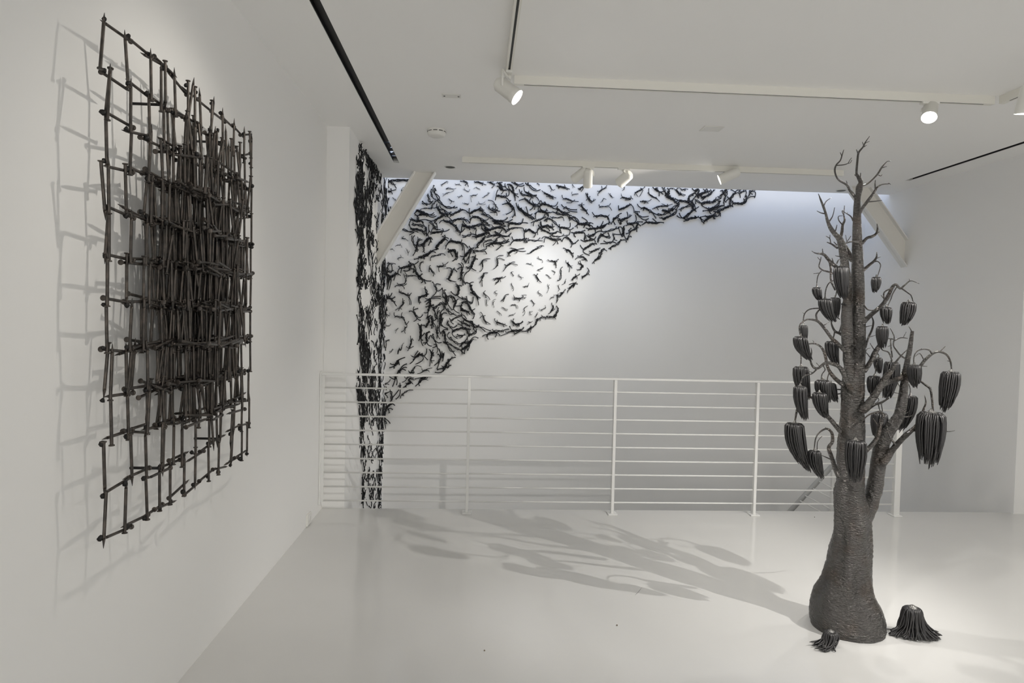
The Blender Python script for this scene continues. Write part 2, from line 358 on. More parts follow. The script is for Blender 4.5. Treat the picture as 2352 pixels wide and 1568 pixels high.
# ------------------------------------------------------------------ twisted-nail figures on the back wall
CROP = dict(A=(880, 400), B=(1060, 400), C=(1240, 400), D=(1420, 400), E=(1560, 400), F=(880, 540), G=(1060, 540),
            H=(1240, 540), I=(880, 670), J=(1060, 670), K=(1180, 670), L=(880, 800), M=(800, 850))
FIG = """
A
3 17,17 35,15 60,15|10,12|72,16 60,23 32,19
3 12,15 18,20 24,24|9,30 14,33|32,35
3 12,42 18,42|10,48 11,36|32,37 22,49 19,36
1 45,39 55,36|50,31 44,41|60,33 50,41
1 25,58 30,63|23,56|34,66 30,60
2 10,70 13,60|9,78|16,57 12,58
3 5,62 6,85 4,105|7,34 3,32|2,114 9,105
3 10,85 14,88|5,90 8,80|18,79 14,92 11,77
1 142,25 150,20|140,28 139,25|157,19 154,17 155,22
1 176,25 182,25|173,23|188,28 183,23
2 193,17 200,20|186,17|203,24 205,31 197,28
1 152,36 158,35 168,36|157,31 163,32|175,34 154,46
1 152,46 148,49|159,44|143,54
1 160,62 165,65|157,58|170,67 161,71 171,65
1 183,55 187,53|178,53 182,59|191,54 188,50
1 197,71 203,72|191,69|206,69 201,75 206,73
1 195,37 203,42|192,36|208,37
3 108,52 111,63|109,47 106,52|117,68 121,64
3 116,42 117,52|114,40 116,37|127,61
3 122,35 124,45 130,52|122,28 127,40|135,61 138,64
3 97,70 106,73|94,69 95,66|117,68 105,71
3 134,65 141,72 150,79 161,81|131,60 126,66|178,80 173,77
2 117,79 120,72|115,80|124,70 125,65
2 100,82 108,82 115,83|89,86|124,82 119,78
3 85,88 95,92 105,97|79,90 83,86|125,97 129,100 105,103 123,92
3 90,97 102,96|77,98|107,95 88,97
3 133,84 137,92 142,95|130,71 126,81 132,77|148,95
3 139,84 147,87 153,94|133,84|156,101 163,91
3 125,112 135,105 146,98|122,118 130,122 102,109|155,103 142,95 150,103
3 165,98 175,93 185,88|160,95 162,103 158,92|195,87 202,91 184,82
3 72,110 80,113 90,112|65,109 62,124 67,105|112,113 97,121
3 85,112 84,106|83,108|84,100 78,98
3 75,122 82,122 92,124|70,121 72,116|100,125 95,128
3 115,116 122,124 128,130|110,118 112,112|128,118 138,133
3 150,113 163,118 172,125|146,108 147,112 135,119|178,138 174,138 174,123
3 170,112 182,108 190,108|158,104 160,112 168,117|196,104 201,115 208,119
3 70,132 82,133 92,136|65,132 68,131|101,143 104,129 101,147
3 50,133 62,138 74,138|47,134|85,140 64,146
3 103,128 104,140 106,148|98,124 102,131|110,155 111,137
3 120,141 132,139 143,138|114,144 120,130 110,122|139,147 142,130 160,132
2 122,130 128,133|120,129|131,132 132,134
3 176,130 184,139|178,127|184,146 196,131
3 195,121 205,128|191,121|208,134 207,123
B
2 38,19 48,22|31,18|60,26 50,27 52,19
2 68,20 75,24|61,20 78,19|80,28 73,33 80,24
3 90,22 96,28|86,20 99,20|98,36 106,30 93,35
3 92,31 96,36|95,39|94,49 106,38 112,37 100,34
3 112,35 118,40 124,45|105,22 113,28|135,48 128,56
3 118,27 123,33 124,43|116,25|127,55 129,65 137,56
3 86,52 96,54 105,55|88,37 81,64 84,52|113,38 114,64 107,45
2 82,75 84,80|64,63 76,72|87,84 80,84
2 66,82 74,88 82,90|62,80|92,89 85,99 67,92
2 76,84 82,86|77,79 71,83|90,90
3 113,70 120,77 124,83|97,74 107,62 119,63|129,100 122,104 107,97 119,85
3 127,22 134,26|120,20|149,22 150,27 130,35
3 157,24 165,30|153,22 160,22|180,37 190,37
3 146,50 155,51 165,52|138,36 145,40|180,51 172,58
3 162,47 168,51|150,31 151,42|185,63 178,51 163,64
3 155,61 162,68 170,73|153,56 144,63 137,65|175,85 165,86 185,77
3 172,72 178,74|165,70|189,77 185,71
3 138,83 148,91 158,98|131,70 144,82|175,108 170,95 158,94 155,79
3 153,98 162,102|148,92|175,108 170,110
3 22,94 32,88 45,84|15,92 19,83|50,90 55,87 43,90
3 45,86 52,92|46,82|60,99 58,101
3 68,103 78,109 88,114|48,96 58,98|103,120 75,112
3 85,113 97,113|73,112|110,105 122,109 115,117
3 30,103 40,104 50,110|20,110 20,118|66,106 70,122 63,118
3 120,118 130,119 140,120|110,115 114,133|160,118 148,106 147,116
3 30,125 40,122|27,123 33,133|55,125 68,126
3 5,124 14,127 22,128|2,121 0,138|43,126 26,122 35,130
3 50,116 55,126 62,132|45,110 48,130|75,133 70,136
3 65,134 75,132 85,128|57,136 69,143|100,130 104,124 107,138
3 80,130 92,128|72,128|106,125 107,139
3 85,118 95,120|80,119|97,121 91,128 102,120
3 58,135 57,130|49,130|57,143 56,126
3 112,134 122,130|106,141|148,130 135,130
3 153,138 163,134 173,141|148,130 156,131 152,155|174,151 186,130
3 180,112 186,110|166,118 172,126|200,97 202,103
3 188,90 198,91|176,96 178,108 187,78|208,88 209,103
3 190,74 200,72|188,78 189,63|208,77 199,67
3 195,127 205,127|184,122 190,113|209,123
2 190,131 200,136|187,133 183,145|208,140
3 8,150 18,147|3,152|35,147 21,138
3 40,148 52,144|25,150 36,134|60,145 70,147 33,153
3 68,148 80,147|60,152|86,142 97,134
3 85,146 95,148|82,150|115,149 120,140 80,138
2 202,109 206,107|199,112 205,114|209,105
1 35,32 40,35|29,36 36,31|45,38 44,34
1 27,51 34,51|21,52 26,56 24,67|39,47 35,53
1 55,54 60,51|49,56|68,45 64,44
1 43,71 48,72|37,75|57,66 58,71
1 183,23 186,25|182,23|187,26
C
2 14,47 22,51 30,55|4,39 12,44|38,57 31,60 22,57 15,54
1 24,29 27,35|24,26|26,42 36,37 33,40
2 45,30 52,31 60,33|39,28 46,36 43,27|72,36 66,37 58,25 56,35
1 78,26 80,29|78,25|83,32
2 96,35 102,31|92,37 97,38|119,29 113,31 98,43
1 80,49 86,48|77,43 77,52|92,49 92,47
2 112,49 115,57|110,46 116,49|118,66 124,70 111,63
2 118,60 124,66|116,57|134,60 130,59
2 143,42 148,38|139,53|160,28 148,28 159,33
1 168,50 172,54|164,46|178,56 175,58 169,54
1 150,63 153,59|145,69|159,61 151,58
2 60,59 68,61 76,65|53,51 55,60|93,66 83,62 64,69
3 62,80 70,86|51,73 57,84|88,86 90,91
2 99,76 104,83 110,89|91,74 107,74|117,98 112,95 96,85 114,84
2 147,78 156,78 165,77|142,74 143,80|169,70 172,88
3 135,101 147,100 160,102|125,91 128,103 136,104|165,121 163,110
3 10,72 20,75 28,78|2,64 0,77 11,67|43,66 39,84
3 42,84 52,91 62,94|40,82 42,89|72,92 77,100 70,108
3 40,94 52,97 62,97|30,91 40,92|71,106 66,94
3 5,89 14,92|0,86|29,91 20,103 22,92
2 32,104 42,105 52,103|25,102 30,107|58,113 56,104
3 18,106 28,110 38,119|11,113 17,114|47,128 44,126
3 75,106 82,103 88,110|73,111|93,119 72,104
3 93,119 103,120 112,118|83,127 90,131|105,128 101,104 122,116 128,120
3 110,120 120,124|105,125|127,130 115,119
3 8,126 18,124 26,128|2,113 0,127|33,134 29,118 35,125
3 50,128 58,129 66,131|46,121 47,137 52,143|72,116 80,129 70,145
3 120,131 130,131 140,129|109,129 118,134|147,138 160,118 152,112
3 145,128 150,125|140,128|168,116 155,124 150,131
3 153,140 162,137 172,134|150,145 148,136|188,130 183,127
3 84,141 93,140 104,139|74,140 82,150 86,152|108,135 110,154 106,156
2 10,136 20,140|2,132 4,137|28,145 40,141
2 28,145 36,141|22,150|50,141 41,137
2 32,149 45,150|28,147|57,144 70,147
3 118,150 130,145|112,147 117,143 122,155|148,137
3 148,146 156,150 165,152|146,141 139,156|163,141 168,150
3 176,108 182,105|170,120 180,122 176,112|196,94 189,99
2 190,111 198,108|186,110 192,121|209,105
3 198,130 200,142|188,128 202,126|196,150 205,155 178,144
2 176,146 178,155|174,145|178,157
D
1 13,31 14,35|12,29 16,32|11,38
2 42,44 50,40 56,37|39,43 47,55|63,31 53,34 49,56
2 10,56 18,58 28,59|4,60 8,57|34,60 29,53 16,62
2 76,50 82,55|73,35 71,45|94,60 99,67 90,56
2 58,65 66,66|52,66 57,68|79,60 72,70 62,70
3 88,36 95,41|82,32 92,33 94,34|97,54 110,41 108,49
3 108,34 112,44 118,50|104,32 112,33|123,58
3 116,52 122,57 130,61|112,45 115,57|140,71 135,70 136,57 131,56
3 121,42 120,48|131,35|118,48
2 140,40 144,46 150,49|134,34 143,34|160,50 158,53 147,43 143,52
2 152,38 160,36|150,34|166,37 157,41
3 5,84 12,82 24,76|0,75 0,85|38,92 31,72 27,70
3 60,81 68,84 76,89|45,71 53,85 60,87|90,106 91,97 73,94
2 92,79 105,77 118,77|82,84 97,87|130,72 117,73 103,71
3 42,92 47,98 54,104|41,90 50,91|73,101 73,106
3 8,112 15,107 22,105|3,107 5,121|20,90 28,96 32,98
3 26,119 32,119|20,112|40,97
3 110,87 120,90 130,83|106,84 109,91|140,76 120,84 128,90
3 95,97 105,98 115,93|80,91 97,100|122,92
3 150,64 160,66 168,68|135,60 136,70|178,63 170,72 167,58
3 168,60 170,53|164,64|181,46
3 152,82 160,79 170,76|144,86 150,90|178,62 175,67
3 140,78 143,70|136,86 128,90|148,66 144,78
3 160,102 168,96 178,88|145,94 140,100 155,106|193,78 187,91 162,108
3 178,84 180,75|177,64 173,65|184,86
3 108,108 118,103 128,99|104,104 97,105 107,110|138,90 140,86 132,95
3 70,116 80,117 92,118|65,111 60,120 55,123|108,117 101,116 82,107
3 30,120 40,118 47,116|17,125 24,122|57,115 46,121
3 42,132 44,124|44,139|53,124 48,116
3 25,139 34,135 42,130|18,143 30,130|44,124 48,129
3 20,157 26,148|24,153|28,139 31,152
3 8,146 12,135|0,128 8,150|13,126 15,130
E
3 38,40 43,37|30,35 47,36|24,55 33,60 38,54
3 45,50 55,46 65,43|42,52 45,57|72,41 66,36 52,64
3 50,52 60,44|46,47 45,58|65,36 55,36
3 55,56 68,52 76,46|52,58 57,61|85,37 74,36 82,37
3 55,71 65,69 75,68|53,75 52,72 70,84|88,55 86,67
3 42,64 50,69 62,68|36,60 38,72|72,65
3 85,63 92,62|80,70|100,58 94,66
3 105,40 103,47 98,55|97,41 110,38|92,54 100,48
3 108,42 112,38|105,48|118,38 110,37
3 112,50 108,60|114,42|104,70 107,78
3 125,55 130,48 134,45|114,55 121,64 110,67|147,38 123,38 146,58
3 122,60 121,68|124,55|122,80 126,77
3 144,45 150,43 155,40|143,48 146,38|159,38 156,57
3 130,70 140,71 150,71|128,64 126,78|159,52 153,58 160,53
3 152,70 158,62|148,73|168,40 180,54
3 170,42 176,40|168,51 174,49|181,40 180,58
3 72,85 80,81 88,77|56,89 70,79|100,64 95,64 90,82
3 75,87 85,84|68,88 76,97|107,76 102,76
3 102,85 110,81 118,78|90,92 92,94 80,89|128,80 117,75 115,78
3 95,90 97,95|102,84|98,101 82,103
3 60,112 68,107 76,103|54,114 48,103|85,108 87,91 88,96
3 70,103 78,100|61,100 50,104|87,90 90,102 82,108
3 18,110 28,106 40,105|9,114 12,107|53,114 46,101 35,100
F
1 47,8 52,9|45,4 45,10 50,3|60,14 57,12 54,7
1 35,24 39,24|30,28|45,30 41,20
1 18,34 22,34|15,35|27,38 22,32
1 58,36 60,42|55,31|60,48 63,38
1 36,56 40,54|34,58 38,60|49,55 41,47
3 71,12 73,20 78,28|69,1 77,1|82,40 85,36
3 83,17 82,24 80,33|83,4 89,9|72,49 80,40 76,38
3 97,22 103,14 110,8|85,26 98,28|119,12 115,7 116,17 109,25
2 97,28 98,33|96,25 100,26|94,41 101,43
3 130,26 138,18 147,10|126,29|158,9 141,3 155,15 148,1
3 165,14 175,17 184,18|150,27 163,9 149,35|195,48 204,32 191,36 189,10
3 100,50 108,46 114,41|85,52 75,58 99,57|133,33 127,43 113,36
3 90,52 100,49|85,51|112,44 108,50
2 118,51 128,49 137,47|114,61|150,49 138,46
3 162,37 172,38 176,50|157,42 167,51|174,60 166,63 180,50 179,39
3 48,78 57,76 64,72|38,75 37,97 43,92|69,67 85,63 62,64
3 64,78 70,70|50,85|75,84 80,86
2 90,68 88,75|97,63 98,67|90,87 93,88
2 113,79 117,86 121,90|114,73 112,83 111,88|125,95 121,98
2 136,75 143,75|130,74 130,77 135,89|157,64 150,74 143,67
3 76,84 82,93 90,102|75,83 73,90|102,116 117,110 101,107
3 88,104 95,107|85,100 94,93|102,117 91,115
2 60,98 68,97|54,97 52,87|79,97 84,101
2 55,104 55,110|50,92 55,93|38,118 52,117
2 40,120 48,121|29,124 34,114|57,116
3 18,100 24,98 30,94|12,104 16,107|43,98 34,94 29,88 26,108
3 10,88 18,88|8,95 14,96|26,85 20,70
2 14,68 20,69|13,65|31,70 24,70
3 10,76 11,82|8,72 15,70|9,88
3 10,105 12,112 16,104|5,118 20,107|12,125 10,130 14,133
3 166,85 163,95 158,103|153,79 172,79 177,88|152,105 165,111 177,113
3 190,80 188,90 188,100|180,68 187,66 179,82|192,120 186,109 179,106
3 192,108 194,112|194,89 200,91|197,119 203,113
3 198,50 203,42 209,36|184,50 192,60|205,67 198,67
3 125,122 128,129|119,113 138,119|118,147 142,127
3 180,122 182,132 180,139|173,117 189,122 174,123|163,136 194,152
3 145,135 150,142 155,150|142,127 152,132|157,160 150,158
3 104,135 105,141|101,123|97,147 104,147
3 88,149 96,146|85,150 86,162|111,141 105,140
2 45,139 52,141 58,144|37,136 39,130|63,150 60,139 69,138
2 62,148 64,155|58,145|67,168 64,166
3 8,148 14,150|6,138 3,152|22,138 29,148 8,153
3 15,150 22,156|8,148|33,171 29,160
3 162,147 168,152|157,146|172,158
3 110,155 120,150|100,161|138,147 138,153
I
2 87,16 87,24|88,13|87,30 91,25
3 113,21 113,30|102,23 113,17 103,31|110,42 121,31
3 112,36 109,45|113,30|98,50 103,66 108,52
2 48,24 48,30 42,36|47,15 51,27|30,44 37,46 46,42
3 72,46 76,52 81,60|63,47 75,35 84,40|96,54 90,68 73,71
2 34,59 40,61|27,50|48,63 52,62
2 48,62 52,70 55,78|47,49|54,87 62,71
2 53,87 52,92|57,85|54,100
1 11,55 13,57|8,53|16,50
1 9,82 13,82|7,75|18,77
1 32,92 34,90|30,99 29,94|38,87
3 125,38 132,33 139,28|120,41|147,42 150,40
3 121,41 125,50 126,60|124,37|118,70
3 109,63 110,72 105,80|112,58 108,60|98,80 106,86 101,86
3 118,64 119,75|119,58 112,64|113,80 122,84 117,87
2 132,45 130,55 130,62|134,37 136,46|131,73 127,66
3 139,56 138,65 137,76|148,41 141,54 154,52|155,88 140,101 143,82 144,63
3 148,14 153,20 154,30|144,2 157,12|165,43 142,23 150,5
3 175,22 174,28 171,33|164,10 170,24|167,44 185,52 190,33
3 155,43 160,50|148,30 153,44|177,57 170,51
3 189,40 192,44 198,46|187,33 187,45 190,28|206,48 208,55
3 165,68 173,63 185,57|159,62 169,77|200,65 187,50
3 155,77 160,83 166,87|157,69|177,81 165,93
3 192,74 200,78|178,67 194,69|209,82 205,81
3 168,94 178,90 190,87|180,113 167,95|209,90 200,86 180,77
3 193,88 200,90|190,86|208,101 205,107
2 182,105 190,105|176,107 179,102|198,103 196,99 183,111
3 90,83 91,95 90,107|84,76 97,80 93,77|97,130 95,116 86,117 100,99
3 105,100 104,110 106,118|107,98|95,123 100,127 118,130
3 118,105 123,114 129,123|110,113 120,102|141,121 118,134
3 129,90 130,100|120,74 132,80|130,112 136,113 133,98
3 146,95 149,105 149,115|156,91 143,106 138,102|145,120 155,123
3 150,122 155,128 162,140|144,119 146,123|174,153 172,142
3 155,123 168,130 180,138|144,119|190,149 170,132
3 160,111 168,117 175,122|159,97 165,110|189,123 180,127
3 190,123 196,121|185,131 190,135|203,110 209,118
3 192,137 200,130 206,125|180,138 195,148|209,121 204,140
1 45,133 46,128|45,138|50,123 41,140
2 40,138 42,140|35,149 37,150|44,132 39,135
2 68,115 67,125 63,135|66,105 74,117|56,131 59,141 73,131
1 20,143 22,140|14,148|24,138
2 128,128 133,140|127,127|136,157
3 117,142 118,150|111,138|121,146 122,153
3 3,92 3,105|1,91 6,94|2,118 3,108
2 8,118 14,116|0,125 5,127|16,115 15,118
2 5,48 5,60 5,70|6,30|7,78 8,85
J
3 5,17 12,19 18,28|0,14|28,13 12,11
3 10,25 17,32 21,40|3,27 25,26|27,50 31,52 33,40
3 22,42 26,48|20,38|26,66 32,53
3 28,4 34,8|25,0 22,2|45,15 41,33 40,18
2 53,60 54,66 58,72|46,49 44,64 58,57|70,78 60,77
3 20,72 26,76 30,80|0,53 5,62 27,71|42,80
2 5,75 12,79|0,70 5,69|21,85 20,79
3 33,85 42,84 52,88|22,79 36,97|70,93 57,96
3 13,90 15,98|10,85 22,90|18,106 17,101
3 22,102 30,99|18,104|36,90 35,92
3 85,94 93,94 100,94|74,90 75,97|115,90 101,97
3 66,100 74,98 82,98|50,107 62,109 65,115|92,104 81,108 72,97
2 108,99 115,96 122,95|95,105 106,94|124,92
3 122,93 132,93 142,92|115,97|149,85 155,94 126,102
2 161,92 164,88 167,84|154,94 160,99|166,81 165,97 157,91
2 168,86 176,80 180,72|162,92|183,66
2 181,70 184,66|178,74 184,62|194,59 190,68
2 194,60 200,61|188,64|202,67 208,58
3 15,130 20,122 24,116|0,139 7,148 15,142|40,111 29,113 18,128
3 12,132 16,126|0,139 8,134|20,120
2 5,122 12,121|1,130|20,117 14,108
2 101,18 103,14|99,24 98,20|113,6 107,10 101,15
1 60,21 60,27|58,18|64,33 61,34
1 76,25 76,30|83,18|78,37 74,32
1 100,38 104,41|96,36|111,42 110,45
1 87,47 92,52|84,46|96,57
1 117,56 123,55|114,56|129,50 125,57
1 122,31 129,32|120,32 119,35|135,40 132,40 126,29
2 130,16 140,16|126,14|153,16 139,22 144,14
1 147,9 148,12|145,7 157,8|155,13 147,14
1 150,41 151,45|160,33 157,36|147,57 146,50
1 164,49 165,54|163,46 171,47|169,54 163,55
1 169,22 173,27|167,20|172,34 170,35 177,29
1 179,57 181,53|175,60 178,62|184,49 183,55
1 192,43 199,40|187,41 194,47|200,32 202,38
1 163,74 167,73|158,78|171,70 161,72
2 86,73 92,75 98,77|80,64 86,68 88,80|110,81 102,85 105,77
2 124,73 130,78 138,77|119,68 125,83|147,69 147,72 138,83 131,83
K
3 85,60 93,60 100,56|79,58 87,63|104,48 97,61
3 100,57 104,47|95,61|107,38 102,34
2 94,34 94,39 90,45|91,27 93,33|82,53 88,49 98,41
G
3 40,22 48,15 54,8|33,32 40,30 36,23|60,5 55,3
2 58,15 65,13|54,29 55,14|72,11 78,16
3 72,20 82,19 92,20|60,27 78,28 58,24|115,14 113,10 100,26 82,37
3 78,18 84,12|70,20|93,5 83,8
2 96,18 102,15|92,20|115,16 97,5
3 8,50 14,44 22,35|3,60 8,66 12,66|30,31 18,27 29,43
3 32,38 42,38 55,37|29,37 34,46|60,26 60,45
3 130,12 140,12 150,11|121,3 117,24 125,14|155,18 151,18 156,8
2 160,12 168,12 176,14|158,18 162,7|195,14 188,7
3 32,57 27,66 23,76|34,47 26,52 38,58|12,76 36,86 13,81 10,90
2 115,42 124,37 133,37|111,53 117,50 112,45|150,32 155,38 131,43 119,31
2 170,38 178,34 184,31|158,44 165,42|198,27 193,26 180,28
2 50,63 50,70|70,57 61,62 44,71|44,88 50,77
2 86,60 87,68|100,49 103,60 85,57|76,82 82,77 88,74
2 110,73 118,68|101,86 105,79|129,65 134,72 113,67
1 120,90 123,95|125,88 119,92|124,99
1 158,68 166,70|155,69|172,74 167,66
1 185,56 191,59|181,55|194,66 192,57
1 184,83 190,81|182,84 190,86|197,77 195,80
1 138,98 143,101|136,96 138,94|148,102 142,107
2 180,100 184,106|174,94 178,96|192,114 188,111 181,112
1 152,123 159,122|148,123 153,126|162,114 160,119 157,126
1 120,118 123,124|118,116|124,133
2 53,97 50,103|63,91 46,102|44,115 51,110 50,124
2 85,104 92,104|75,106|106,99 98,100 92,100 94,106
2 88,111 90,107|81,119 83,114|94,103 94,113
3 22,120 24,130 30,138|30,113 26,121|45,151 40,155 23,139
1 80,137 83,140|79,136 86,133|83,146
1 184,138 190,142|183,134 186,132|194,146 188,145
2 54,140 60,146|58,133 54,143|68,155 57,150
H
2 16,5 25,9 35,12|14,4 4,10 10,17|50,8 43,21 30,25
2 35,10 45,9|28,12 25,3|50,10 53,15
3 66,7 73,13 77,20|60,4 53,15|92,12 73,30 85,19
3 108,14 115,13 122,11|97,11 107,7|133,17 134,3
3 107,33 115,28 122,23|96,23 105,36 118,48|136,21 131,25
3 160,19 168,18|144,21 153,14|181,19 178,5
3 177,26 186,21|165,33 170,36|205,12 194,11
3 139,14 142,5|139,15|150,0
2 123,40 131,37 137,34|117,43 122,43|144,31 141,35 131,34
2 65,35 71,38 75,44|56,31 66,43|78,55 80,52 80,43
2 141,52 138,56 132,60|143,43 150,43 155,33|125,69 130,68 148,51 145,56
2 148,36 145,42|160,38 155,32|140,44
2 97,52 104,53 110,58|85,58 90,50 104,46|114,63 99,59
2 28,62 36,64|19,59 28,60|42,63 34,70 36,60
2 37,65 38,70|36,62|39,78
2 97,69 101,73 98,79|92,63 96,62|94,83 105,71 104,76
1 93,83 98,82|88,82 90,85|95,78 100,81
2 66,67 71,73|62,60 68,65 68,76|77,79 70,89
2 114,92 108,97 103,100|117,85 112,78 119,96|100,97 101,104
2 50,90 50,98|55,76 49,83|42,109 47,105
2 80,103 86,99|76,107 79,108|96,92 85,93 89,104
1 32,86 35,88|28,84|33,95 37,89
1 18,96 22,100|14,94|27,103 25,104
1 59,114 61,110|53,119|63,105 60,116
1 20,122 21,127|19,117 23,119|17,138 22,127
1 44,122 46,128|42,120|43,135 48,130
2 72,126 78,121 83,117|66,139 67,134|90,117 69,119 79,127 87,113
2 48,145 54,139|43,148|61,130 47,139 58,137
2 42,148 42,155|44,141|40,160 38,163
1 27,150 31,149|24,154 25,149|34,142 33,150
L
3 80,20 87,14 93,16|70,18 64,37 84,6|107,27 105,1 77,38
3 75,22 84,18|73,30|95,12
2 117,15 116,22 114,28|111,2 122,9 123,16|118,36 112,42 123,29
3 138,17 138,24 134,30|132,14 134,0|123,41 133,35
3 142,22 145,14|141,5 148,9|130,48 143,30
3 28,40 33,36 36,31|16,46 27,47|54,21 40,40 36,28 43,25
3 38,55 43,50|34,57 42,58|57,37 58,46 55,53
2 65,58 72,58|61,52|75,57 72,52
2 70,53 74,48|66,57|93,45 77,44
2 98,53 105,51|83,60 88,60 93,48|118,47 110,54
3 150,42 153,36 158,30|125,57 130,50 144,54|175,21 166,19 156,26
3 147,46 155,45|130,52|163,40 158,36
3 30,66 31,72|25,65 35,66|32,88 23,92 15,67
2 56,72 62,67|45,81 51,67|65,65
3 60,84 65,82 63,76|50,93 55,92|76,76 73,86 73,71
3 97,71 105,69|77,91 88,80|120,66 77,73
3 88,80 95,73|86,82|102,67
3 42,88 40,100|40,82 36,91|31,121 22,119
3 20,105 21,115|17,98 6,109|18,126 22,126
2 46,110 54,104|42,119 50,113|73,100 67,99
2 5,85 8,84|4,91|18,73 15,87
3 10,140 16,135|5,150 8,145|28,131 29,137 23,132
3 6,150 10,145|4,155|15,154 23,146
3 3,108 6,108|4,120|12,105
M
3 86,113 90,118|84,112|101,128 92,128
"""
def parse():
    out = []; cur = None
    for ln in FIG.strip().split('\n'):
        ln = ln.strip()
        if not ln: continue
        if len(ln) == 1: cur = CROP[ln]; continue
        size, rest = int(ln[0]), ln[1:]
        grp = [[tuple(float(q) for q in t.split(',')) for t in g.split()] for g in rest.split('|')]
        grp = [[(cur[0] + x * .9565, cur[1] + y * .9565) for x, y in g] for g in grp]
        while len(grp) < 3: grp.append([])
        out.append((size, grp[0], grp[1], grp[2]))
    return out
RAD = {1: .0023, 2: .0040, 3: .0054}
def head_disc(b, p, d, r, n=7):
    b.tube([p - d * r * .5, p, p + d * r * .35, p + d * r * .36], [r * 1.0, r * 1.9, r * 2.0, r * .4], n)
def figure_mesh(size, body, la, lb, wall_pt, out_dir, rnd):
    """strands twist round one another along the body and splay into the limbs at its ends"""
    b = MB(); r = RAD[size] * rnd.uniform(.92, 1.06)
    off = r * 2.0 + .006
    Bp = [wall_pt(*p) + out_dir * off for p in body]
    Bs = [Vector(q) for q in smooth_path([tuple(p) for p in Bp], 6 if len(Bp) > 2 else 8)]
    L = sum((Bs[i + 1] - Bs[i]).length for i in range(len(Bs) - 1))
    n = max(len(la), len(lb), 2)
    tw = max(1.0, L / (r * 26)) * 2 * math.pi * .5 * rnd.choice((-1, 1))
    hr = r * (1.55 if n < 4 else 1.9)
    ta = (Bs[0] - Bs[1]).normalized(); tb = (Bs[-1] - Bs[-2]).normalized()
    for k in range(n):
        ph = 2 * math.pi * k / n + rnd.uniform(-.3, .3)
        core = []
        for i, p in enumerate(Bs):
            t = (Bs[min(i + 1, len(Bs) - 1)] - Bs[max(i - 1, 0)]).normalized()
            s = t.cross(out_dir).normalized(); a = ph + tw * i / (len(Bs) - 1)
            core.append(p + (s * math.cos(a) + out_dir * math.sin(a) * .8) * hr * (1 + .35 * math.sin(ph * 3 + i * 1.3)))
        def limb(tip, e, t):
            q = wall_pt(*tip) + out_dir * (r * 1.4 + rnd.uniform(.002, .016))
            d = (q - e).length
            bend = (q - e).cross(out_dir) * rnd.choice((-1, 1)) * rnd.uniform(.06, .26)
            c = e + t * d * .48 + (q - e) * .10 + bend
            return [e * (1 - u) ** 2 + c * 2 * u * (1 - u) + q * u * u for u in (.2, .4, .6, .8, .93, 1)]
        def stub(e, t):
            s = t.cross(out_dir) * rnd.choice((-1, 1)) * rnd.uniform(.5, 1.5); l = r * rnd.uniform(4, 9)
            return [e + t * l * .5 + s * l * .25, e + t * l * .8 + s * l * .8]
        path = list(core); headA = headB = False
        if k < len(lb): path = path + limb(lb[k], core[-1], tb)
        else: path = path + stub(core[-1], tb)
        if k < len(la): path = limb(la[k], core[0], ta)[::-1] + path
        else: path = stub(core[0], ta)[::-1] + path
        flip = rnd.random() < .5
        m_ = len(path); rr = [r] * m_
        if flip: rr[-1] = r * .3
        else: rr[0] = r * .3
        b.tube(path, rr, 5 if size < 3 else 6)
        if flip: head_disc(b, path[0], (path[0] - path[1]).normalized(), r)
        else: head_disc(b, path[-1], (path[-1] - path[-2]).normalized(), r)
    mid = Bs[len(Bs) // 2]
    b.tube([mid, mid - out_dir * off], r * .8, 5)
    return b, mid - out_dir * off
WP = lambda u, v: at(u, v, 1, YB)
OUTB = Vector((0, -1, 0))
def zone(u, v):
    if u < 985 and v < 592 and (v - 400) < (985 - u) * 1.62: return 'left of the diagonal brace'
    if ((u - 1195) / 128) ** 2 + ((v - 645) / 118) ** 2 < 1: return 'in the spotlit clearing'
    if v > 846: return 'behind the railing'
    if v > 772 and u < 1110: return 'just above the handrail'
    if u >= 1560: return "at the swarm's right tip"
    if v < 465:
        if u < 1160: return 'under the ceiling beside the brace'
        if u < 1330: return 'under the ceiling before the spotlights'
        return 'under the ceiling below the spotlights'
    if v < 560:
        if u < 1075: return 'hugging the right of the brace'
        if u < 1215: return 'in the thick band above the clearing'
        if u < 1390: return 'in the band right of the clearing'
        return 'along the lower right fringe'
    if u > 1240: return 'trailing right of the clearing'
    if v < 690: return 'between the corner and the clearing'
    if u < 975: return 'near the dark corner trunk'
    if u < 1125: return 'in the lower left curls'
    return 'along the lower edge of the clearing'
ORD = ['leftmost', 'second', 'third', 'fourth', 'fifth', 'sixth', 'seventh', 'eighth', 'ninth', 'tenth', 'eleventh', 'twelfth', 'thirteenth',
       'fourteenth', 'fifteenth', 'sixteenth', 'seventeenth', 'eighteenth', 'nineteenth', 'twentieth']
recs = []
for i, (size, bd, la, lb) in enumerate(parse()):
    allp = bd + la + lb
    ext = math.hypot(max(p[0] for p in allp) - min(p[0] for p in allp), max(p[1] for p in allp) - min(p[1] for p in allp))
    cx, cyy = sum(p[0] for p in bd) / len(bd), sum(p[1] for p in bd) / len(bd)
    dx, dy = bd[-1][0] - bd[0][0], bd[-1][1] - bd[0][1]
    if dx < 0: dx, dy = -dx, -dy
    ang = math.degrees(math.atan2(-dy, dx))
    ori = 'level' if abs(ang) < 22 else 'upright' if abs(ang) > 66 else 'rightward-rising' if ang > 0 else 'rightward-falling'
    recs.append(dict(i=i, d=(size, bd, la, lb), ext=ext, area=ext * RAD[size], u=cx, v=cyy, ori=ori, z=zone(cx, cyy),
                     s='small' if size == 1 else 'medium' if size == 2 else 'large'))
recs.sort(key=lambda q: -q['area'])
solo, rest = recs[:299], recs[299:]
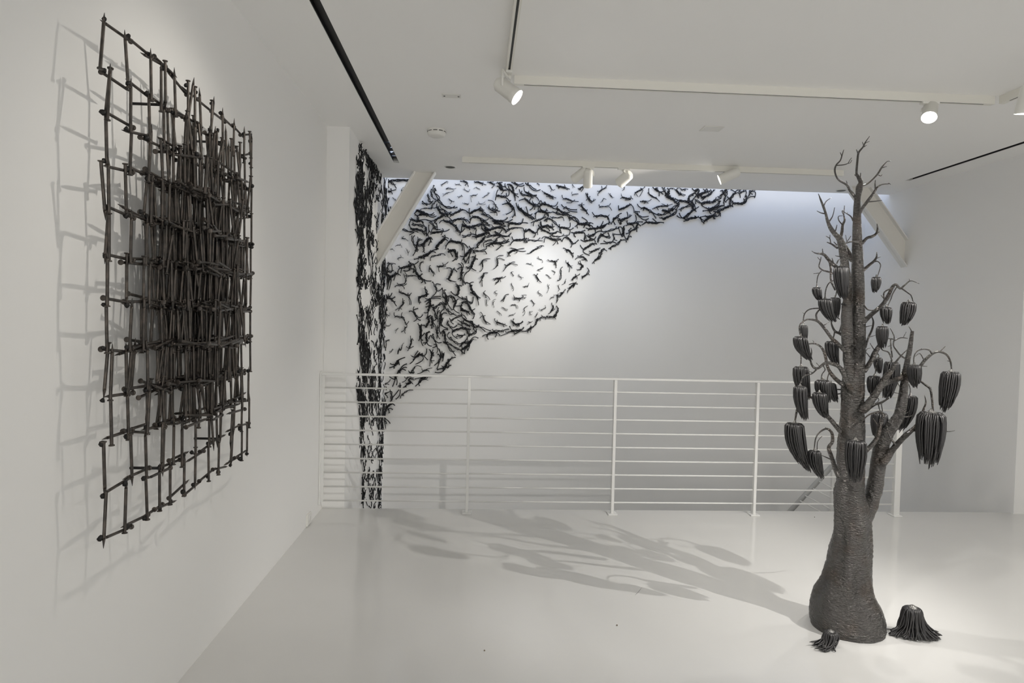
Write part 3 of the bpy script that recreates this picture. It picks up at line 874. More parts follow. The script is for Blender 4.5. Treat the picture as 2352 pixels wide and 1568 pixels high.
cls = {}
for q in solo: cls.setdefault((q['z'], q['s'], q['ori']), []).append(q)
for (z, s, ori), L_ in cls.items():
    L_.sort(key=lambda q: q['u'])
    for k, q in enumerate(L_):
        if len(L_) == 1: q['lab'] = f'only {s} {ori} black twisted-nail figure {z}'
        elif k == 0: q['lab'] = f'leftmost {s} {ori} black twisted-nail figure {z}'
        elif k == len(L_) - 1: q['lab'] = f'rightmost {s} {ori} black twisted-nail figure {z}'
        else: q['lab'] = f'{ORD[k]} {s} {ori} black twisted-nail figure from left {z}'
for q in solo:
    b, o0 = figure_mesh(*q['d'], WP, OUTB, random.Random(q['i'] * 13 + 5))
    b.v = [(x - o0.x, y - o0.y, z - o0.z) for x, y, z in b.v]
    o = b.build('nail_figure', M['creature']); o.location = o0
    tag(o, q['lab'], 'wall figure', 'twisted nail figures on the back wall')
b = MB()
for q in rest:
    f, _ = figure_mesh(*q['d'], WP, OUTB, random.Random(q['i'] * 13 + 5)); b.add(f.v, f.f)
tag(b.build('small_nail_figures', M['creature']), 'scatter of the tiniest twisted-nail figures between the bigger ones on the back wall', 'wall figures', kind='stuff')

# dense bark of nail figures on the side wall
SP = lambda u, v: at(u, v, 0, XS)
BANDS = [  # y0, y1, uA0, uB0, uA1, uB1, px per figure
    (326, 348, 824, 832, 820, 842, 60), (345, 430, 818, 832, 814, 831, 46), (430, 540, 813, 831, 814, 829, 40), (535, 622, 816, 829, 819, 829, 48),
    (336, 400, 830, 842, 862, 872, 42), (350, 392, 842, 850, 852, 866, 50), (395, 430, 848, 858, 848, 856, 40), (345, 430, 832, 848, 831, 848, 150),
    (430, 505, 836, 852, 838, 852, 62), (478, 542, 826, 852, 828, 855, 52), (540, 600, 841, 856, 843, 857, 52), (540, 605, 826, 841, 828, 842, 110),
    (430, 480, 828, 838, 828, 838, 80), (425, 565, 856, 867, 856, 867, 170), (400, 458, 864, 878, 866, 880, 110), (412, 520, 875, 887, 873, 886, 60),
    (565, 605, 862, 867, 862, 868, 150),
    (600, 715, 818, 826, 821, 828, 42), (600, 662, 836, 860, 838, 862, 85), (600, 690, 826, 838, 828, 840, 150), (678, 702, 842, 884, 843, 880, 42),
    (655, 680, 846, 872, 846, 874, 80), (715, 757, 838, 849, 839, 850, 50), (710, 755, 821, 830, 821, 832, 48), (750, 856, 820, 845, 820, 847, 46),
    (700, 855, 849, 866, 849, 865, 190), (600, 692, 872, 884, 871, 883, 46), (690, 792, 870, 880, 870, 879, 42), (700, 725, 868, 876, 867, 875, 60), (788, 858, 866, 874, 866, 873, 44),
    (690, 890, 878, 885, 875, 885, 150), (600, 690, 860, 872, 862, 872, 170),
    (852, 925, 818, 873, 821, 873, 52), (890, 930, 873, 885, 873, 884, 150), (922, 956, 822, 833, 823, 834, 44), (922, 956, 834, 862, 834, 862, 90), (922, 956, 862, 885, 862, 884, 46),
    (953, 988, 824, 836, 825, 836, 48), (953, 988, 864, 882, 864, 882, 48), (953, 1168, 836, 862, 838, 860, 120),
    (985, 1120, 826, 832, 829, 835, 44), (985, 1020, 866, 881, 866, 880, 46), (1018, 1055, 865, 880, 865, 877, 46), (1050, 1120, 864, 876, 864, 874, 46),
    (1112, 1172, 828, 833, 828, 834, 40), (1112, 1172, 862, 873, 861, 871, 42)]
b = MB(); rs = random.Random(41); OUTS = Vector((1, 0, 0))
def stroke(u, v, h, r, off):
    """one long twisted nail lying along the side wall, u,v its middle"""
    m = 6; tl = rs.gauss(0, .9); ph = rs.uniform(0, 6.3); am = rs.uniform(.2, .8)
    pts = []
    for i in range(m):
        t = i / (m - 1) - .5
        pts.append(SP(u + tl * t * 2 + am * math.sin(ph + t * 5) + (rs.gauss(0, .9) if i in (0, m - 1) else 0), v + h * t * 2) + OUTS * (off + .004 * math.sin(ph + 4 * t)))
    rr = [r] * m; k = rs.random() < .5
    rr[0 if k else -1] = r * .3
    b.tube(pts, rr, 5)
    if rs.random() < .5:
        p, q = (pts[-1], pts[-2]) if k else (pts[0], pts[1])
        d = (p - q).normalized(); b.tube([p, p + d * r * .5], [r * 1.7, r * 1.7], 6)
for y0, y1, a0, b0, a1, b1, per in BANDS:
    area = (y1 - y0) * ((b0 - a0) + (b1 - a1)) / 2
    for _ in range(max(1, int(area / per * (.62 if per < 100 else 1.15)))):
        v = rs.uniform(y0, y1); t = (v - y0) / (y1 - y0)
        u = rs.uniform(a0 + (a1 - a0) * t, b0 + (b1 - b0) * t)
        h = min(rs.uniform(8, 24), max(6, (y1 - y0) * .5)) * (1 if per < 100 else .6)
        v = max(v, 328 + h + max(0, (u - 826) * 1.45)) if v < 430 else v
        n = rs.choice((2, 3, 3)) if per < 100 else rs.choice((1, 2))
        for k in range(n):
            stroke(u + rs.gauss(0, 1.1), v + rs.gauss(0, h * .3), h * rs.uniform(.6, 1), rs.uniform(.0034, .0052), .008 + .007 * k)
# keep clear of the ceiling
b.v = [(x, y, min(z, HC - .012) if y < YE else z) for x, y, z in b.v]
tag(b.build('nail_figure_bark', M['creature']), 'dense bark-like mass of upright twisted-nail figures covering the narrow side wall of the stairwell', 'wall figures', kind='stuff')

# ------------------------------------------------------------------ welded grid of long nails on the left wall
XG = XL + .10
colu = [238, 292, 335, 370, 396, 423, 447, 480, 505, 532, 555, 572]
lz = [at(238, y, 0, XG).z for y in (38, 155, 262, 365, 480, 585, 690, 802, 908, 1015, 1140, 1240)]
rz = [at(572, y, 0, XG).z for y in (318, 367, 437, 497, 565, 632, 712, 778, 850, 912, 972, 1040)]
CY = [at(x, 650, 0, XG).y for x in colu]
def node(i, j):
    y = np.interp(i, range(12), CY); t = (y - CY[0]) / (CY[-1] - CY[0])
    za, zb = np.interp(j, range(12), lz), np.interp(j, range(12), rz)
    return Vector((XG, y, za * (1 - t) + zb * t))
NL = .168
nb = MB(); rS = .0047
nb.tube([(0, 0, NL / 2 - .002), (0, 0, NL / 2 - .0045), (0, 0, .02), (0, 0, -NL / 2 + .034), (0, 0, -NL / 2 + .028)], [rS, rS * 1.02, rS, rS, rS * .98], 9)
nb.tube([(0, 0, NL / 2 - .005), (0, 0, NL / 2 - .0035), (0, 0, NL / 2 - .0004), (0, 0, NL / 2)], [rS, .0082, .0088, .0074], 12)
nb.tube([(0, 0, -NL / 2 + .0285), (0, 0, -NL / 2)], [rS * 1.02, rS * .12], 4)
base_nail = nb.build('iron_nail', [M['nail'], M['brass']])
ng = empty('nail_grid_sculpture', (XG, CY[0], 1.5), 'square wall sculpture of long dark nails welded in a grid, crowded at its middle', 'sculpture')
rg = random.Random(5); nails = []
def put(a, c, flip=None, w=0):
    d = (c - a); 
    if flip is None: flip = rg.random() < .5
    if flip: d = -d
    q = d.normalized().to_track_quat('Z', 'Y'); nails.append((w, (a + c) / 2, q))
J = lambda s: rg.gauss(0, s)
for i in range(12):
    for j in range(11):
        a, c = node(i, j), node(i, j + 1); x = J(.004)
        sy_ = J(.007)
        put(a + Vector((x + .006, sy_ + J(.006), 0)), c + Vector((x + .006, sy_ + J(.006), 0)), rg.random() < .3)
        if rg.random() < .22:
            o_ = rg.choice((-1, 1)) * rg.uniform(.013, .022); s_ = rg.uniform(-.03, .03)
            put(a + Vector((.004, o_, s_)), c + Vector((.004, o_ * rg.uniform(-.2, 1), s_)))
for j in range(12):
    i = -.12
    while i < 10.4:
        st_ = rg.uniform(.9, 1.25)
        a, c = node(i, j), node(min(i + 1.5, 11.15), j); x = -.006 + J(.004)
        dz = J(.008)
        put(a + Vector((x, 0, dz + J(.008))), c + Vector((x, 0, dz + J(.008))), rg.random() < .4)
        i += st_
for _ in range(660):
    i = rg.gauss(6.5, 2.0); j = rg.gauss(5.1, 2.0)
    if not (1.6 < i < 10.6 and .9 < j < 9.3): continue
    j = round(j - .5) + .5 + J(.08)
    p = node(i, j); p.x += abs(J(.055)) * math.exp(-((i - 6.5) / 3.2) ** 2) - .02
    t = Vector((J(.05), J(.085), 1)); put(p - t * .07, p + t * .07)
for _ in range(480):
    i = rg.gauss(6.3, 2.1); j = rg.gauss(5.3, 2.1)
    if not (1.0 < i < 10.4 and 1.6 < j < 9.6): continue
    j = round(j) + J(.07)
    p = node(i, j); p.x += abs(J(.06)) * math.exp(-((i - 6.3) / 3.2) ** 2) - .02
    t = Vector((J(.12), 1, J(.10))); put(p - t * .07, p + t * .07)
for k, (w_, p, q) in enumerate(nails): nails[k] = (p.y - (p.x - XG) * 1.2, p, q)
nails.sort(key=lambda t: t[0])
big, small = nails[:100], nails[100:]
for k, (_, p, q) in enumerate(big):
    o = base_nail if k == 0 else base_nail.copy()
    if k: col.objects.link(o)
    o.parent = ng; o.rotation_mode = 'QUATERNION'; o.location = p - ng.location; o.rotation_quaternion = q
b = MB(); bv = [Vector(v.co) for v in base_nail.data.vertices]; bf = [tuple(f.vertices) for f in base_nail.data.polygons]
for _, p, q in small: b.add([q @ v + p for v in bv], bf)
o = b.build('crowded_nails', M['nail'], ng); o['kind'] = 'stuff'
wd = MB()
def blob(b, p, r, rnd, n=6):
    vs = []; fs = []
    for a in range(1, 4):
        for k in range(n):
            th = math.pi * a / 4; f = 2 * math.pi * k / n; rr = r * rnd.uniform(.75, 1.25)
            vs.append(p + Vector((math.sin(th) * math.cos(f), math.sin(th) * math.sin(f), math.cos(th))) * rr)
    vs += [p + Vector((0, 0, r)), p - Vector((0, 0, r))]
    for a in range(2):
        for k in range(n): q = a * n + k; s = a * n + (k + 1) % n; fs.append((q, q + n, s + n, s))
    for k in range(n): fs.append((3 * n, k, (k + 1) % n)); fs.append((3 * n + 1, 2 * n + (k + 1) % n, 2 * n + k))
    b.add(vs, fs)
for i in range(12):
    for j in range(12): blob(wd, node(i, j) + Vector((0, J(.005), J(.006))), rg.uniform(.0065, .0105), rg)
for _ in range(150):
    i = rg.gauss(6.4, 1.9); j = round(rg.gauss(5.2, 2))
    if 1 < i < 10.5 and 1 <= j <= 10: blob(wd, node(i, j) + Vector((rg.uniform(-.02, .06), 0, J(.008))), rg.uniform(.006, .010), rg)
o = wd.build('weld_beads', M['weld'], ng); o['kind'] = 'stuff'
for i, j in ((3, 1), (8, 1), (3, 10), (8, 10)):
    p = node(i, j); b = MB(); b.tube([(XL, p.y, p.z), (XG, p.y, p.z)], .005, 8); b.build('wall_standoff', M['weld'], ng)

# ------------------------------------------------------------------ welded steel tree
YT = 3.118
tree = empty('tree_sculpture', (1.88, YT, 0), 'tall welded steel tree sculpture with bulbous foot and nail-bundle pods on its twigs', 'sculpture')
Z = {1: (1780, 300, 3.733), 2: (1780, 680, 3.564), 3: (1780, 1080, 3.564)}
def bark(fr, am, ring):
    def f(p, d, r):
        return 1 + am * noise.noise(p * fr) + ring * noise.noise(Vector((p.x * 30, p.y * 30, p.z * 170))) + ring * .6 * noise.noise(p * 120)
    return f
def px_rad(u, v, wpx, y):
    return wpx / 2 * ((at(u, v, 1, y) - EYE).dot(FWD)) / F
def sweep(b, pts, n, jit, k=5, root=False):
    """pts: (u, v, width px, y)"""
    sm = smooth_path(pts, k)
    P = [at(q[0], q[1], 1, q[3]) for q in sm]
    R_ = [max(.0014, px_rad(q[0], q[1], q[2], q[3])) for q in sm]
    if root:
        t = (P[1] - P[0]).normalized(); r0 = R_[0]; back = Vector((0, .5 * r0, 0)) if pts[0][3] < YT else Vector((0, 0, 0))
        P = [P[0] - t * r0 * .75 + back * 1.6, P[0] - t * r0 * .5 + back] + P; R_ = [r0 * .25, r0 * .72] + R_
    b.tube(P, R_, n, jit=jit); return P
# trunk
T = [(1440, 1864, 2028), (1430, 1862, 2029), (1417, 1860, 2029), (1389, 1863, 2024), (1360, 1872, 2008), (1332, 1890, 2001), (1299, 1901, 1998), (1260, 1907, 1999), (1220, 1915, 2000), (1175, 1915, 2000),
     (1130, 1912, 1990), (1101, 1918, 1989), (1045, 1919, 1989), (989, 1926, 1987), (932, 1932, 1982), (876, 1937, 1983), (820, 1945, 1986), (764, 1951, 1988), (702, 1955, 1986),
     (648, 1955, 1985), (595, 1957, 1982), (554, 1958, 1980), (514, 1959, 1978), (461, 1962, 1976), (434, 1969, 1981), (415, 1975, 1982)]
tp = [((a + c) / 2, y, (c - a), YT) for y, a, c in T]
b = MB()
def trunk_j(a, h, r):
    k = 1.0 if .22 < h < 1.15 else (max(.1, h / .22) if h <= .22 else max(.25, 1 - (h - 1.15) / .5))
    fl = (.05 * math.sin(2 * a + h * 6.5 + .6) + .05 * math.sin(4 * a - h * 7.5) + .035 * math.sin(7 * a + h * 11)) * k
    x, y = math.cos(a), math.sin(a)
    rg_ = .034 * noise.noise(Vector((x * 3.2, y * 3.2, h * 95))) + .026 * noise.noise(Vector((x * 7, y * 7, h * 180))) + .018 * noise.noise(Vector((x * 14, y * 14, h * 60)))
    return 1 + fl + rg_ * min(1, .075 / max(r, .001))
sm = smooth_path(tp, 14); NS = 56; vs = []; fs = []
z0 = at(sm[0][0], sm[0][1], 1, YT).z
for i, q in enumerate(sm):
    c = at(q[0], q[1], 1, YT); R_ = px_rad(q[0], q[1], q[2], YT); h = c.z - z0 * max(0, 1 - i / 60)
    for k in range(NS):
        a_ = 2 * math.pi * k / NS; rr = R_ * (trunk_j(a_, h, R_) - .055 - (.06 if h < 1.15 else 0) * min(1, max(0, (h - .06) / .15)))
        vs.append((c.x + math.cos(a_) * rr, c.y + math.sin(a_) * rr, h))
for i in range(len(sm) - 1):
    for k in range(NS): p_, q_ = i * NS + k, i * NS + (k + 1) % NS; fs.append((p_, q_, q_ + NS, p_ + NS))
fs.append(tuple(range(NS - 1, -1, -1))); fs.append(tuple((len(sm) - 1) * NS + k for k in range(NS)))
b.add(vs, fs)
o = b.build('trunk', M['bark'], tree)
b = MB()
for px, dd in (((1976, 601), -.0275), ((1942, 698), -.044), ((1960, 793), -.05)):
    p = at(*px, 1, YT + dd); b.tube([p, p + Vector((0, .03, 0))], .0052, 10)
b.build('bolt_hole', M['weld'], tree)
def branch(segs, n=10, name='branch', am=.10):
    """segs: lists of (crop, u, v, width, dy); the first is the limb, the others its twigs"""
    b = MB()
    for k, s in enumerate(segs):
        c = s[0]; ox, oy, sc = Z[c]
        pts = [(ox + u / sc, oy + v / sc, w_ / sc, YT + dy) for u, v, w_, dy in s[1]]
        sweep(b, pts, n if k == 0 else 7, bark(28, am, .05), 7 if k == 0 else 5, k == 0)
    return b.build(name, M['bark'], tree)
def L(c, dy0, dy1, *pts):
    """points (u, v, width) with the depth running from dy0 to dy1 along the limb"""
    m = len(pts) - 1
    return (c, [(u, v, w_, dy0 + (dy1 - dy0) * i / m) for i, (u, v, w_) in enumerate(pts)])
# stems
branch([L(2, -.01, -.02, (620, 720, 80), (605, 520, 88), (590, 300, 90), (588, 100, 78), (595, 40, 70)), ], 22, 'stem')
branch([L(1, -.02, .04, (617, 1500, 74), (628, 1300, 58), (600, 1150, 66), (577, 1000, 66), (555, 930, 52), (510, 880, 40), (475, 830, 34), (450, 770, 26), (435, 710, 20), (415, 650, 20), (395, 600, 16), (372, 540, 5)),
        L(1, .03, .0, (435, 712, 13), (395, 705, 10), (360, 688, 5)), L(1, .03, .07, (420, 640, 11), (440, 605, 8), (478, 578, 5)), L(1, .02, -.02, (465, 780, 14), (495, 730, 9), (512, 658, 5)),
        L(1, .0, -.03, (520, 855, 12), (532, 808, 6)), L(1, 0, -.05, (535, 1005, 20), (490, 975, 15), (446, 956, 7)), L(1, -.02, -.04, (478, 965, 12), (470, 925, 9), (438, 904, 5)), L(1, -.03, -.03, (470, 930, 7), (472, 893, 5)),
        L(1, -.03, -.04, (530, 980, 12), (505, 953, 6)), L(1, .0, -.06, (575, 1080, 10), (530, 1075, 7), (518, 1070, 4))], 16, 'stem')
branch([L(1, .02, .09, (555, 950, 40), (563, 920, 28), (575, 860, 24), (580, 810, 20), (597, 768, 18), (590, 720, 10), (596, 642, 5)),
        L(1, .05, .03, (577, 805, 11), (548, 770, 9), (545, 735, 7), (582, 728, 5)), L(1, .06, .08, (590, 725, 9), (575, 690, 6), (590, 682, 4))], 10)
branch([L(1, .03, .05, (660, 1110, 40), (635, 1060, 44), (605, 1000, 36), (590, 975, 24))], 12)
branch([L(1, 0, .02, (715, 560, 46), (715, 490, 42), (735, 445, 38), (715, 400, 27), (700, 360, 21), (705, 280, 18), (712, 210, 18), (722, 180, 16), (755, 140, 14), (775, 100, 10), (811, 48, 4)),
        L(1, 0, -.03, (712, 195, 12), (698, 163, 5)), L(1, 0, .03, (762, 130, 9), (749, 97, 5)), L(1, 0, -.02, (765, 138, 9), (786, 124, 4)), L(1, 0, .02, (775, 106, 8), (808, 92, 4)), L(1, 0, .02, (735, 415, 16), (735, 363, 8)), L(1, 0, .02, (705, 395, 12), (684, 378, 8))], 12)
branch([L(1, 0, -.14, (695, 585, 26), (665, 540, 24), (640, 510, 20), (615, 465, 18), (550, 425, 16), (525, 390, 15), (513, 340, 15), (525, 295, 14), (560, 255, 11), (575, 210, 9), (590, 163, 5)),
        L(1, -.1, -.2, (530, 298, 10), (590, 292, 9), (625, 280, 7), (640, 255, 6), (656, 234, 4)), L(1, -.16, -.22, (622, 282, 7), (645, 275, 6), (658, 254, 4)), L(1, -.13, -.11, (572, 215, 8), (559, 187, 5)), L(1, -.04, -.02, (622, 465, 10), (611, 428, 5))])
branch([L(1, 0, .12, (745, 470, 22), (765, 466, 16), (800, 450, 14), (850, 405, 14), (885, 365, 16), (915, 315, 13), (940, 285, 8), (965, 263, 6), (992, 262, 4)),
        L(1, .09, .06, (920, 318, 8), (957, 307, 4)), L(1, .07, .07, (882, 375, 8), (905, 388, 7), (918, 377, 4))])
branch([L(1, -.02, -.1, (722, 718, 30), (745, 670, 27), (790, 610, 26), (830, 555, 22), (862, 508, 20), (872, 490, 15), (915, 462, 11), (986, 455, 6)),
        L(1, -.08, -.06, (862, 505, 13), (858, 460, 10), (861, 424, 6)), L(1, -.05, -.09, (795, 610, 13), (860, 605, 10), (917, 597, 5)), L(1, -.08, -.1, (965, 458, 7), (978, 450, 5), (992, 462, 4))])
branch([L(1, 0, .06, (672, 772, 16), (650, 735, 11), (610, 708, 8), (578, 688, 5)), L(1, .05, .06, (620, 712, 6), (622, 698, 4))], 8)
branch([L(1, -.05, -.1, (735, 1025, 18), (735, 990, 18), (710, 960, 16), (660, 950, 14), (612, 965, 12), (588, 990, 8)), L(1, -.08, -.1, (608, 962, 8), (630, 935, 7), (652, 902, 5)), L(1, -.09, -.1, (615, 945, 7), (605, 893, 4))], 9)
branch([L(1, 0, -.06, (745, 965, 30), (790, 920, 24), (830, 908, 24), (868, 882, 20), (880, 840, 15), (875, 798, 8)), L(1, -.05, -.05, (868, 880, 10), (896, 868, 4))])
branch([L(1, -.02, -.16, (530, 1172, 34), (480, 1130, 30), (450, 1095, 28), (415, 1060, 24), (350, 1050, 11), (316, 1031, 5)), L(1, -.11, -.12, (412, 1060, 12), (407, 1012, 6)), L(1, -.03, -.05, (505, 1145, 12), (489, 1092, 6)),
        L(1, -.08, .03, (465, 1110, 20), (478, 1180, 18), (480, 1280, 18), (515, 1365, 14)), L(1, -.03, -.03, (540, 1115, 12), (530, 1140, 10), (545, 1108, 8), (575, 1105, 8))])
branch([L(1, -.02, -.1, (512, 1230, 20), (460, 1210, 17), (410, 1195, 15), (378, 1165, 11), (390, 1110, 9), (395, 1083, 6)), L(1, -.07, -.1, (397, 1203, 9), (370, 1240, 9), (360, 1290, 8), (357, 1345, 7)), L(1, -.08, -.08, (388, 1218, 7), (360, 1222, 6), (330, 1225, 4)), L(1, -.1, -.1, (388, 1110, 7), (364, 1084, 4))], 9)
branch([L(1, -.03, -.12, (515, 1273, 14), (460, 1310, 11), (435, 1370, 10), (428, 1440, 9))], 8)
branch([L(1, .03, .06, (535, 1345, 14), (525, 1395, 10), (518, 1428, 8))], 8)
branch([L(1, 0, -.07, (755, 1198, 30), (810, 1150, 24), (845, 1122, 22), (870, 1085, 15), (873, 1038, 6)), L(1, -.06, -.05, (865, 1098, 8), (907, 1079, 4)), L(1, -.05, -.1, (845, 1125, 14), (880, 1120, 10), (905, 1150, 9), (895, 1200, 8), (878, 1250, 7))])
branch([L(2, -.03, -.05, (720, 215, 44), (800, 140, 36), (870, 80, 34), (915, 20, 32), (945, -40, 28), (965, -80, 25), (990, -96, 20), (1025, -64, 18), (1063, -92, 14), (1111, -126, 10), (1180, -103, 4)),
        L(2, -.05, -.1, (1035, -64, 13), (1092, -24, 10), (1115, -4, 9), (1131, 45, 8)), L(2, -.05, -.05, (975, -75, 12), (897, -34, 12), (893, 15, 11), (895, 60, 9)), L(2, -.05, -.08, (1000, -80, 9), (965, -22, 9), (948, 25, 8), (917, 90, 7)),
        L(2, -.05, -.05, (893, 22, 8), (868, -8, 5)), L(2, -.03, -.05, (730, 72, 12), (760, 110, 11), (815, 117, 9)), L(2, -.05, -.04, (1105, -122, 8), (1098, -142, 4))], 12)
branch([L(2, -.02, -.2, (580, 460, 30), (520, 395, 33), (465, 345, 30), (410, 270, 26), (350, 205, 22), (275, 190, 15), (235, 205, 13), (200, 245, 11), (205, 318, 9)), L(2, -.12, -.1, (345, 200, 16), (337, 150, 15), (360, 115, 13), (385, 100, 9)),
        L(2, -.1, -.12, (380, 97, 10), (290, 105, 11), (245, 140, 10), (232, 195, 9), (235, 240, 8)), L(2, -.08, -.06, (405, 235, 9), (445, 210, 5)), L(2, -.11, -.12, (240, 145, 6), (228, 135, 3)), L(2, -.08, -.07, (505, 375, 9), (460, 345, 6))])
branch([L(2, .03, .06, (575, 335, 26), (530, 305, 22), (490, 285, 20), (465, 235, 14), (460, 188, 7)), L(2, .04, .02, (490, 285, 14), (480, 330, 11), (465, 372, 9)), L(2, .05, .1, (525, 298, 13), (545, 230, 11), (545, 178, 6)), L(2, .06, .1, (530, 190, 8), (500, 165, 6), (473, 148, 4)), L(2, .1, .1, (528, 150, 5), (530, 120, 3))], 9)
branch([L(2, -.07, -.2, (642, 790, 46), (590, 700, 42), (555, 620, 38), (520, 575, 32), (460, 550, 29), (410, 548, 25), (350, 590, 21), (310, 575, 18), (290, 520, 15), (300, 460, 11), (295, 422, 5)),
        L(2, -.15, -.16, (350, 590, 12), (300, 635, 11), (230, 660, 10), (205, 735, 9)), L(2, -.16, -.18, (312, 627, 8), (273, 613, 4)), L(2, -.14, -.13, (390, 560, 12), (410, 600, 10), (385, 640, 8), (378, 690, 8)), L(2, -.15, -.15, (365, 575, 6), (338, 545, 3))], 12)
branch([L(2, 0, -.06, (565, 730, 38), (500, 680, 33), (450, 620, 28), (425, 560, 23), (410, 480, 24), (380, 420, 19), (330, 390, 15), (272, 390, 9)), L(2, -.05, -.05, (325, 388, 8), (308, 360, 4)), L(2, -.03, .03, (450, 615, 10), (435, 650, 8), (430, 690, 7), (450, 715, 7))])
branch([L(2, -.05, -.05, (213, 480, 11), (212, 585, 9))], 7)
branch([L(2, -.02, -.1, (530, 1100, 42), (480, 1040, 36), (430, 980, 32), (385, 910, 28), (340, 850, 24), (270, 825, 18), (225, 850, 18), (185, 915, 18), (162, 1030, 13)), L(2, -.08, -.16, (385, 905, 9), (372, 850, 8), (368, 790, 8))], 11)
branch([L(2, -.04, -.12, (525, 1480, 44), (490, 1400, 38), (465, 1320, 34), (440, 1240, 30), (470, 1190, 28), (465, 1120, 24), (425, 1085, 17), (370, 1110, 13), (335, 1160, 11), (320, 1255, 9)), L(2, -.06, -.08, (450, 1332, 11), (385, 1303, 7)),
        L(2, -.1, -.11, (345, 1255, 9), (350, 1190, 7), (385, 1145, 4)), L(2, -.1, -.1, (422, 1090, 7), (412, 1072, 3))], 11)
branch([L(2, .05, .08, (550, 765, 14), (500, 765, 11), (470, 795, 10), (450, 830, 8)), L(2, .05, .06, (545, 795, 11), (510, 800, 10), (470, 790, 8))], 7)
branch([L(2, -.02, -.1, (735, 612, 36), (780, 540, 38), (820, 460, 40), (865, 390, 34), (890, 330, 26), (893, 290, 20)), L(2, -.06, -.02, (865, 400, 10), (880, 440, 10), (930, 460, 12), (955, 520, 10), (955, 540, 8)), L(2, -.05, -.05, (818, 445, 9), (800, 420, 8), (778, 383, 5)), L(2, -.04, -.02, (830, 455, 9), (850, 485, 8), (845, 505, 6)), L(2, -.02, .0, (795, 522, 9), (755, 470, 8), (735, 455, 5)), L(2, -.04, 0, (845, 370, 8), (880, 440, 7))], 12)
branch([L(2, -.06, -.12, (722, 925, 66), (790, 850, 60), (850, 760, 56), (910, 660, 50), (960, 600, 40), (990, 540, 20), (1030, 490, 12), (1082, 438, 5)),
        L(2, -.08, .03, (880, 725, 46), (960, 692, 42), (1040, 668, 38), (1095, 640, 34)), L(2, -.08, -.06, (1000, 700, 9), (1020, 740, 5)), L(2, -.05, -.04, (960, 785, 8), (1010, 795, 4)), L(2, .0, .02, (1030, 650, 12), (1045, 610, 8), (1040, 600, 5))], 14)
branch([L(2, -.02, -.02, (740, 420, 18), (765, 340, 17), (795, 270, 16), (805, 210, 14), (793, 168, 8)), L(2, -.02, 0, (770, 335, 8), (822, 320, 4)), L(2, -.02, -.02, (745, 250, 8), (792, 240, 4)), L(2, -.02, 0, (732, 520, 9), (748, 440, 7), (780, 425, 4))], 8)
branch([L(3, -.0, .0, (690, 480, 110), (735, 390, 118), (785, 260, 122), (820, 120, 122), (838, 0, 118), (855, -120, 116), (890, -250, 108), (950, -350, 96), (1010, -440, 85), (1040, -550, 76), (1055, -680, 62), (1070, -800, 52), (1085, -900, 42), (1105, -1000, 36), (1115, -1070, 30), (1125, -1140, 24)),
        L(3, 0, .0, (1122, -1130, 10), (1110, -1155, 7), (1095, -1178, 4))], 26, 'stem', .07)
branch([L(2, .0, .06, (1085, 520, 18), (1030, 485, 15), (992, 440, 12), (970, 400, 10), (975, 330, 10), (943, 262, 5)), L(2, .04, .03, (975, 365, 10), (1030, 340, 10), (1087, 345, 5)), L(2, .04, .05, (1053, 332, 7), (1075, 291, 4)), L(2, .05, .08, (972, 352, 11), (915, 345, 9)), L(2, .02, .05, (945, 346, 9), (950, 420, 12), (960, 500, 10)), L(2, .05, .04, (955, 400, 7), (925, 412, 4))], 9)
branch([L(2, -.03, -.06, (1090, 650, 34), (1180, 582, 27), (1230, 520, 26), (1290, 470, 22), (1340, 455, 18), (1400, 475, 16), (1435, 530, 13), (1447, 605, 10)), L(2, -.05, -.03, (1350, 455, 11), (1395, 410, 5)), L(2, -.05, -.12, (1285, 470, 16), (1260, 440, 12), (1210, 435, 10), (1165, 450, 9), (1140, 490, 9), (1135, 560, 8)),
        L(2, -.05, -.06, (1224, 532, 9), (1187, 470, 8), (1148, 492, 5)), L(2, -.04, -.05, (1200, 570, 9), (1246, 575, 4)), L(2, -.06, -.06, (1212, 437, 7), (1195, 428, 4)), L(2, -.06, -.06, (1437, 535, 7), (1412, 528, 4))], 11)
branch([L(2, -.02, -.12, (1080, 640, 24), (1180, 690, 17), (1230, 725, 18), (1270, 760, 19), (1285, 840, 17), (1295, 945, 13)), L(2, -.06, -.06, (1262, 755, 8), (1280, 748, 4))], 9)
branch([L(2, -.03, -.1, (885, 1350, 80), (960, 1260, 50), (1020, 1190, 45), (1080, 1130, 41), (1150, 1070, 34), (1190, 1010, 28), (1215, 930, 18), (1235, 870, 12), (1225, 812, 5)), L(2, -.06, -.1, (988, 1218, 18), (940, 1150, 13), (915, 1083, 7)), L(2, -.08, -.03, (1140, 1100, 16), (1200, 1098, 11), (1380, 1105, 9), (1430, 1107, 7), (1472, 1100, 4))], 12)
branch([L(2, -.05, -.09, (745, 1262, 40), (800, 1210, 37), (840, 1150, 36), (860, 1060, 34), (885, 985, 30), (868, 950, 22), (830, 950, 15), (770, 970, 12), (725, 1010, 10), (700, 1057, 4)), L(2, -.08, -.1, (842, 1057, 11), (805, 1000, 6)), L(2, -.08, -.1, (855, 1040, 11), (860, 1000, 8))], 11)
branch([L(2, .0, .05, (735, 950, 26), (810, 890, 23), (870, 870, 20), (930, 835, 13)), L(2, .02, .05, (845, 880, 11), (858, 935, 8)), L(2, .03, .06, (870, 875, 10), (880, 940, 8)), L(2, .03, .06, (820, 885, 9), (850, 850, 8), (830, 820, 6))], 9)
branch([L(2, .03, .08, (1095, 720, 9), (1107, 760, 8), (1105, 820, 8))], 7)
branch([L(2, -.03, -.05, (1035, 985, 9), (1100, 985, 7), (1142, 962, 4)), L(2, -.04, -.05, (1060, 965, 6), (1105, 940, 3))], 7)
